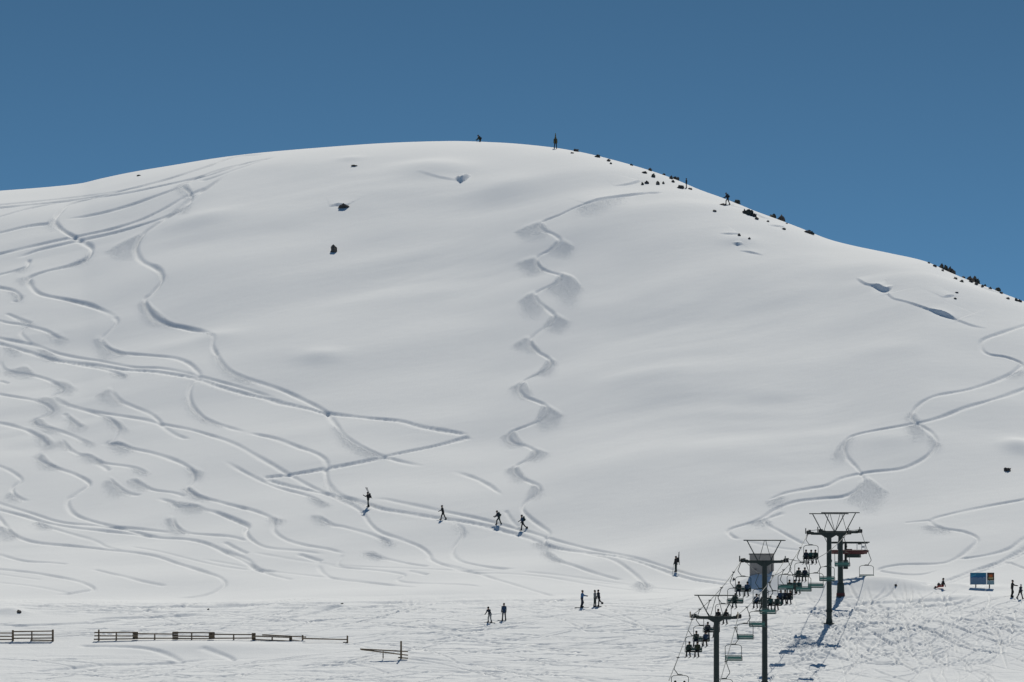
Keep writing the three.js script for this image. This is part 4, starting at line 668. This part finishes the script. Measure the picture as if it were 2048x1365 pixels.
// loaded chairs (riders face down the line towards us) and empty ones going back
const LOADED = [
  [1354, 1315, [[-0.42, BLACK, BLACK], [0.42, NAVY, BLACK]], 'loaded lift chair with two dark riders, lowest on the rope'],
  [1377, 1237, [[-0.45, DGREEN, BLACK], [0.42, OLIVE, BLACK]], 'loaded lift chair whose two riders wear green jackets'],
  [1400, 1219, [[-0.5, DGREEN, NAVY], [0.45, DBLUE, BROWN]], 'loaded lift chair with one blue jacketed rider'],
  [1422, 1203, [[-0.4, NAVY, BLACK], [0.5, BLACK, BLACK]], 'loaded lift chair half hidden behind a tower crossarm'],
  [1443, 1176, [[-0.5, BLACK, BLACK], [0.3, BLACK, NAVY]], 'loaded lift chair with two black clad riders above crossarm'],
  [1464, 1143, [[0.0, DGREEN, DGREEN]], 'lift chair carrying a single rider in dark green'],
  [1484, 1123, [[-0.42, DGREEN, NAVY], [0.45, DBLUE, BLACK]], 'loaded lift chair hanging beside the grey hut'],
  [1518, 1149, [[-0.45, DBLUE, BLACK], [0.35, BROWN, BROWN]], 'loaded lift chair with one rider in brown'],
  [1546, 1151, [[-0.4, TEALJ, BLACK], [0.3, DGREEN, BROWN]], 'loaded lift chair with teal and dark green riders, deepest in the sag'],
  [1568, 1141, [[-0.5, DBLUE, NAVY], [0.02, NAVY, BLACK], [0.52, BLACK, NAVY]], 'loaded lift chair with three riders in blue and black'],
  [1587, 1122, [[-0.52, DGREEN, BLACK], [0.0, TEALJ, BROWN], [0.54, TEALJ, NAVY]], 'loaded lift chair with two teal jackets and one green'],
  [1603, 1097, [[-0.38, DGREEN, BLACK], [0.34, NAVY, BLACK]], 'loaded lift chair with two riders, next below the upper tower'],
  [1619, 1063, [[-0.52, NAVY, BLACK], [0.02, TEALJ, BLACK], [0.54, DGREEN, BLACK]], 'loaded lift chair with three riders beside the upper tower']];
LOADED.forEach(([px, py, riders, label], n) => {
  const p = onRope(ropeL, px, py), c = liftChair(p, -1, 1, label, 'loaded chairs coming up the lift'); c.updateMatrixWorld();
  const cx = -1 * CH.xb;
  riders.forEach(([dx, j, pn], i) => {
    const w = c.localToWorld(V3(cx + dx, CH.seatY + 0.14, 0.2));
    const cname = j === DGREEN ? 'dark green' : j === NAVY ? 'navy' : j === DBLUE ? 'blue' : j === OLIVE ? 'olive' : j === TEALJ ? 'teal' : j === BROWN ? 'brown' : 'black';
    const where = ['lowest chair on the rope', 'chair of two green jackets', 'chair with the blue jacket', 'chair behind the crossarm', 'chair above the crossarm', 'single rider chair', 'chair beside the hut', 'chair with the brown rider', 'chair deepest in the sag', 'blue and black chair', 'chair of two teal jackets', 'chair below the top chair', 'top chair by the tower'][n];
    const seatSide = riders.length === 3 ? ['outer seat', 'middle seat', 'inner seat'][i] : riders.length === 2 ? ['outer seat', 'inner seat'][i] : 'middle';
    person({ at: w, pose: (n + i) % 2 ? 'seatedLean' : 'seated', turn: LIFT_YAW, jacket: j, pants: pn, gear: 'dangleski', label: `seated rider in ${cname} jacket, ${seatSide} of the ${where}`, group: 'riders seated on the lift chairs' });
  });
});
let chairNo = 0;
for (const [px, py] of [[1451, 1323], [1474, 1257], [1495, 1217], [1517, 1190], [1538, 1165], [1575, 1120], [1610, 1122], [1635, 1116], [1655, 1100], [1684, 1072]]) { const nth = ['lowest of all', 'second', 'third', 'fourth', 'fifth', 'sixth', 'seventh', 'eighth', 'ninth', 'tenth'][chairNo++]; liftChair(onRope(ropeR, px, py), 1, -1, `empty teal lift chair, ${nth} on the returning rope counted from its low end`, 'empty returning lift chairs'); }
{ const p = yawV(V3(2.16, 0, -0.2)); liftChair(p, 1, -1, 'empty lift chair hanging at the rim of the red bullwheel', 'empty returning lift chairs'); }

// ------------------------------------------------------------------ operator hut on its snow mound
{
  const c = at(1524, 1150, 562), gy = snowAt(c.x, c.z), t = thing('operator_hut', 'small flat roofed grey hut on a snow mound behind the lift', 'hut', V3(c.x, c.y - 0.02, c.z), -0.38);
  const WALL = mat(0.42, 0.39, 0.36, 0.85), w = 2.4, h = 2.35, d = 1.6, base = -1.2;
  const wv = (n) => { const tx = new Uint8Array(64 * 64 * 4); for (let i = 0; i < 64 * 64; i++) { const v = 225 + 30 * (rnd() - 0.5) - 12 * (noise2((i % 64) * 0.1, Math.floor(i / 64) * 0.3 + n)); tx.set([v, v, v, 255], i * 4); } const q = new THREE.DataTexture(tx, 64, 64); q.colorSpace = THREE.SRGBColorSpace; q.magFilter = THREE.LinearFilter; q.wrapS = q.wrapT = THREE.RepeatWrapping; q.needsUpdate = true; return q; };
  WALL.map = wv(3);
  part('wall', [bx(w, h - base, 0.1, 0, (h + base) / 2, d / 2), bx(w, h - base, 0.1, 0, (h + base) / 2, -d / 2), bx(0.1, h - base, d - 0.1, -w / 2 + 0.05, (h + base) / 2, 0)], WALL, t);
  part('side_wall', [bx(0.1, h - base, 0.62, w / 2 - 0.05, (h + base) / 2, d / 2 - 0.36), bx(0.1, h - base, 0.4, w / 2 - 0.05, (h + base) / 2, -d / 2 + 0.25), bx(0.1, 0.3, 0.9, w / 2 - 0.05, h - 0.15, -0.1)], WALL, t);
  part('door', bx(0.05, 2.0, 0.82, w / 2 - 0.09, 0.98, -0.1), mat(0.03, 0.028, 0.03, 0.7), t);
  for (let k = 0; k < 6; k++) part('cladding_board', bx(0.035, h - 0.1, 0.03, -w / 2 + 0.25 + k * 0.41, h / 2 + 0.02, d / 2 + 0.055, 0.006), WALL, t);
  const rf = part('roof', bx(w + 0.14, 0.12, d + 0.14, 0, h + 0.05, 0), mat(0.22, 0.21, 0.2, 0.8), t); part('fascia', bx(w + 0.18, 0.06, 0.03, 0, h - 0.02, d / 2 + 0.09), mat(0.18, 0.17, 0.16, 0.8), rf);
  part('vent', bx(0.35, 0.22, 0.05, -0.5, 0.62, d / 2 + 0.07), mat(0.14, 0.13, 0.125, 0.7), t);
}
// ------------------------------------------------------------------ piste sign board
{
  const c = G0(1965, 1176), gy = snowAt(c.x, c.z), t = thing('sign_board', 'blue piste map board with a small orange picture beside it', 'sign', V3(c.x, gy, c.z), 0.03);
  const y0 = 0.34, H = 1.38, POST = mat(0.05, 0.035, 0.025, 0.8);
  for (const x of [-0.72, 0.86]) part('post', [bx(0.12, y0 + H + 0.3, 0.12, x, (y0 + H + 0.3) / 2 - 0.4, -0.1)], POST, t);
  const tex = (w, h, fn) => { const d = new Uint8Array(w * h * 4); for (let y = 0; y < h; y++) for (let x = 0; x < w; x++) { const q = fn(x / w, y / h); d.set([q[0], q[1], q[2], 255], (y * w + x) * 4); } const t2 = new THREE.DataTexture(d, w, h); t2.colorSpace = THREE.SRGBColorSpace; t2.magFilter = THREE.LinearFilter; t2.needsUpdate = true; return t2; };
  const mapTex = tex(128, 96, (u, v) => { // printed panorama: blue sky over grey-blue slopes
    const ridge = 0.60 + 0.10 * noise2(u * 5, 2) + 0.05 * noise2(u * 14, 7), n = noise2(u * 22, v * 16) * 22;
    if (v > ridge) { const cl = u < 0.34 && Math.abs(v - 0.66 - u * 0.5) < 0.06 ? 45 : 0; return [14 + cl * 0.8, 92 + cl * 0.8 + (v - 0.6) * 60, 142 + cl * 0.6]; }
    return [92 + n + v * 20, 128 + n, 156 + n];
  });
  const picTex = tex(64, 64, (u, v) => { const e = Math.min(u, 1 - u, v, 1 - v); if (e < 0.13) return [30, 22, 20]; const r = Math.hypot((u - 0.5) * 1.1, (v - 0.58) * 1.6), n = noise2(u * 9, v * 9) * 40; return r < 0.3 ? [196 + n, 96 + n * 0.6, 30] : v < 0.4 ? [172 + n, 160 + n, 110] : [120 + n, 62, 38]; });
  const M1 = mat(1, 1, 1, 0.5); M1.map = mapTex; const M2 = mat(1, 1, 1, 0.5); M2.map = picTex; M1.color.setRGB(1, 1, 1); M2.color.setRGB(0.8, 0.8, 0.8);
  const W1 = mat(0.7, 0.72, 0.72, 0.6);
  const pn = part('map_panel', bx(1.88, H, 0.05, -0.45, y0 + H / 2, 0), W1, t); part('map_print', new THREE.PlaneGeometry(1.84, H - 0.04).translate(-0.45, y0 + H / 2, 0.029), M1, pn);
  part('divider', bx(0.07, H, 0.05, 0.56, y0 + H / 2, 0.004), W1, t);
  const pp = part('picture_panel', bx(0.8, H * 0.66, 0.05, 1.0, y0 + H * 0.67, 0), mat(0.03, 0.025, 0.02, 0.6), t); part('picture_print', new THREE.PlaneGeometry(0.76, H * 0.62).translate(1.0, y0 + H * 0.67, 0.029), M2, pp);
  part('lower_panel', bx(0.8, H * 0.33, 0.05, 1.0, y0 + H * 0.165, 0), mat(0.20, 0.32, 0.36, 0.5), t);
}
// ------------------------------------------------------------------ split-rail fences
const WOODS = [mat(0.17, 0.125, 0.08, 0.9), mat(0.21, 0.16, 0.105, 0.9), mat(0.12, 0.092, 0.062, 0.9)];
function fence(label, ref, rails, posts, blocks = []) { // pixel coordinates along one distance
  const D = -G0(...ref).z, x0 = rails[0][0], base = at(x0, rails[0][1], D), t = thing('wooden_fence', label, 'fence', V3(base.x, base.y, base.z), 0, 'split rail fences on the flat');
  const L = (px, py, dz = 0) => at(px, py, D - dz).sub(base);
  rails.forEach(([a, b, c, d], i) => part('rail', rod(L(a, b, (i % 3) * 0.06), L(c, d, (i % 3) * 0.06), 0.075, 0.065, 7), WOODS[i % 3], t));
  posts.forEach(([x, y0, y1, w = 0.085], i) => part('post', rod(L(x, y1 + 9, -0.12), L(x, y0, -0.12), w, w * 0.9, 8), WOODS[(i + 1) % 3], t));
  blocks.forEach(([x, y, w, h], i) => { const k = D / FOC; for (let q = 0; q < 3; q++) part('stacked_rail_end', bx(w * k, 0.27, 0.2, 0, 0, 0, 0.05).translate(L(x, y - h / 2 + h * (q + 0.5) / 3).x, L(x, y - h / 2 + h * (q + 0.5) / 3).y, 0.16 * (q % 2) - 0.1), WOODS[(i + q) % 3], t); });
}
fence('short three rail wooden fence ending at a thick post', [66, 1283], [[-70, 1267, 25, 1267], [-70, 1273, 26, 1274], [-70, 1280, 26, 1280], [24, 1264, 107, 1263], [26, 1271, 106, 1270.5], [26, 1277.5, 106, 1277], [60, 1281, 107, 1282]], [[25, 1261, 1281, 0.13], [63, 1264, 1280], [105, 1260, 1283, 0.12]], []);
fence('long wooden fence with stacked rail joints beside smooth snow', [400, 1281], [[188, 1266, 270, 1265.5], [188, 1272.5, 268, 1273], [187, 1279.5, 270, 1278.5], [268, 1268.5, 346, 1269], [268, 1277.5, 348, 1277.5], [348, 1266, 424, 1266.5], [350, 1273, 424, 1274], [348, 1278, 424, 1278.5], [424, 1269.5, 506, 1270], [424, 1277.5, 506, 1277], [506, 1273, 584, 1276], [506, 1280, 582, 1283], [524, 1270.5, 612, 1275], [582, 1281, 652, 1289]], [[197, 1260, 1281, 0.1], [232, 1265, 1280], [309, 1269, 1279], [383, 1266, 1279], [467, 1270, 1279], [544, 1274, 1283], [605, 1271, 1278, 0.1]], [[270, 1272, 11, 15], [350, 1272, 12, 16], [423, 1272, 12, 14], [507, 1274, 8, 14], [581, 1280, 6, 9], [660, 1291, 16, 5]]);
fence('broken fence end with one low rail and a single post', [694, 1287], [[606, 1278, 696, 1280], [686, 1286, 696, 1286.5]], [[694.5, 1272, 1286, 0.1]], []);
fence('collapsed leaning fence panel with a tall upright post', [802, 1319], [[720, 1299, 816, 1304], [722, 1300, 816, 1311.5], [796, 1316, 816, 1317.5]], [[802, 1283, 1319, 0.11], [766, 1303, 1309, 0.06]], []);

// ------------------------------------------------------------------ rocks and scrub along the ridge
function rockGeo(sd, det = 2) {
  const g = new THREE.IcosahedronGeometry(1, det), p = g.attributes.position, v = V3(0, 0, 0);
  for (let i = 0; i < p.count; i++) { v.fromBufferAttribute(p, i); const r = 1 + 0.9 * noise2(v.x * 1.6 + sd * 7.1 + v.z, v.y * 1.6 + sd * 3.3 - v.z * 0.7) + 0.5 * noise2(v.x * 3.1 + sd + v.z * 2.1, v.y * 4 - v.z * 3); v.multiplyScalar(r); if (v.y < -0.25) v.y = -0.25 - (v.y + 0.25) * 0.1; p.setXYZ(i, v.x, v.y, v.z); }
  g.computeVertexNormals(); return g;
}
const ROCKS = [1, 2, 3, 4, 5, 6].map(s => rockGeo(s * 1.37)), ROCKM = [mat(0.07, 0.064, 0.06, 0.95), mat(0.10, 0.09, 0.08, 0.95), mat(0.05, 0.055, 0.047, 0.95)];
function rock(px, py, w, h, label, group, n = 0) {
  const p = G0(px, py + h * 0.3), k = -p.z / FOC, m = solo('rock', ROCKS[n % 6], ROCKM[n % 3], label, 'rock', p, group);
  const cl = group ? 1.02 : 0.9; m.scale.set(cl * w * k / 2.35, cl * h * k / 1.5, cl * Math.max(w, h) * k / 2.6); m.rotation.set(0, (n * 2.4) % 6.28, 0); m.position.y += 0.06 * h * k; return m;
}
[[687, 412, 24, 11, 'dark rock poking out of a wind scoop below the summit'], [668, 499, 15, 16, 'small pointed dark rock alone on the smooth slope'], [277, 351, 10, 3.5, 'tiny grey rock near the skyline above the ski tracks'], [2015, 939, 20, 9, 'dark boulder beside a snow hollow on the right slope'], [38, 1224, 11, 7, 'dark rock on a small snow bank near the short fence'], [684, 1208, 7, 2.6, 'small dark stone on top of the little snow kicker'], [416, 1219, 6, 3, 'tiny stone lying on the flat beyond the long fence'], [1468, 1159, 7, 6, 'small round dark stone on snow near the lift rope'], [708, 331, 18, 2.6, 'flat grey rock barely showing through summit snow'], [1792, 1171, 7, 6, 'dark stone on the loading mound'], [1878, 1170, 9, 7, 'grey lump of rock beside the sitting person']].forEach((r, i) => rock(...r, undefined, i));
[[1152, 301, 13, 7], [1145, 306, 7, 3], [1195, 313, 12, 6], [1217, 321, 9, 6], [1222, 327, 6, 4], [1263, 330, 8, 4], [1289, 345, 12, 5], [1300, 340, 9, 6], [1307, 352, 10, 8], [1328, 346, 7, 5], [1342, 356, 8, 7], [1350, 352, 9, 7], [1355, 358, 8, 9], [1346, 363, 7, 6], [1285, 368, 6, 6], [1294, 365, 9, 7], [1316, 367, 10, 7], [1327, 366, 6, 6], [1361, 374, 15, 9], [1381, 378, 9, 4], [1474, 402, 17, 8], [1446, 409, 15, 4], [1490, 424, 10, 9], [1500, 426, 20, 13], [1509, 431, 12, 8], [1514, 437, 9, 6], [1546, 430, 18, 9], [1563, 434, 16, 15], [1536, 443, 6, 3], [1568, 458, 9, 4], [1574, 447, 5, 3], [1615, 464, 16, 6], [1624, 467, 11, 7], [1479, 470, 7, 6], [1499, 477, 6, 4], [1858, 526, 6, 4], [1870, 532, 9, 6], [1884, 534, 9, 11], [1892, 536, 9, 12], [1901, 531, 13, 14], [1908, 538, 10, 9], [1897, 541, 7, 6], [1886, 541, 6, 5], [1912, 557, 9, 5], [1924, 563, 9, 5], [1940, 556, 13, 11], [1950, 558, 13, 13], [1956, 561, 10, 12], [1943, 563, 10, 7], [1953, 568, 8, 6], [1971, 568, 6, 5], [1966, 572, 7, 5], [1981, 577, 7, 5], [1996, 580, 12, 9], [2003, 586, 9, 5], [2016, 597, 9, 4], [2033, 600, 8, 7], [2040, 602, 10, 6], [1928, 550, 8, 4], [1911, 597, 7, 3], [1914, 585, 8, 2.5], [1430, 422, 8, 4]].forEach(([x, y, w, h], i) => rock(x, y, w, h, x < 1270 ? 'low dark rock on the skyline beside the summit hiker' : x < 1400 ? 'dark jagged rock near the small dark figure on ridge' : x < 1700 ? 'dark jagged rock around the leaning ski tourer' : 'dark rock in the snowy outcrop farthest down the ridge', x < 1270 ? 'rocks by the summit hiker' : x < 1400 ? 'rocks by the ridge figure' : x < 1700 ? 'rocks around the ski tourer' : 'rocks of the lower ridge outcrop', i + 3));
renderer.render(scene, camera);
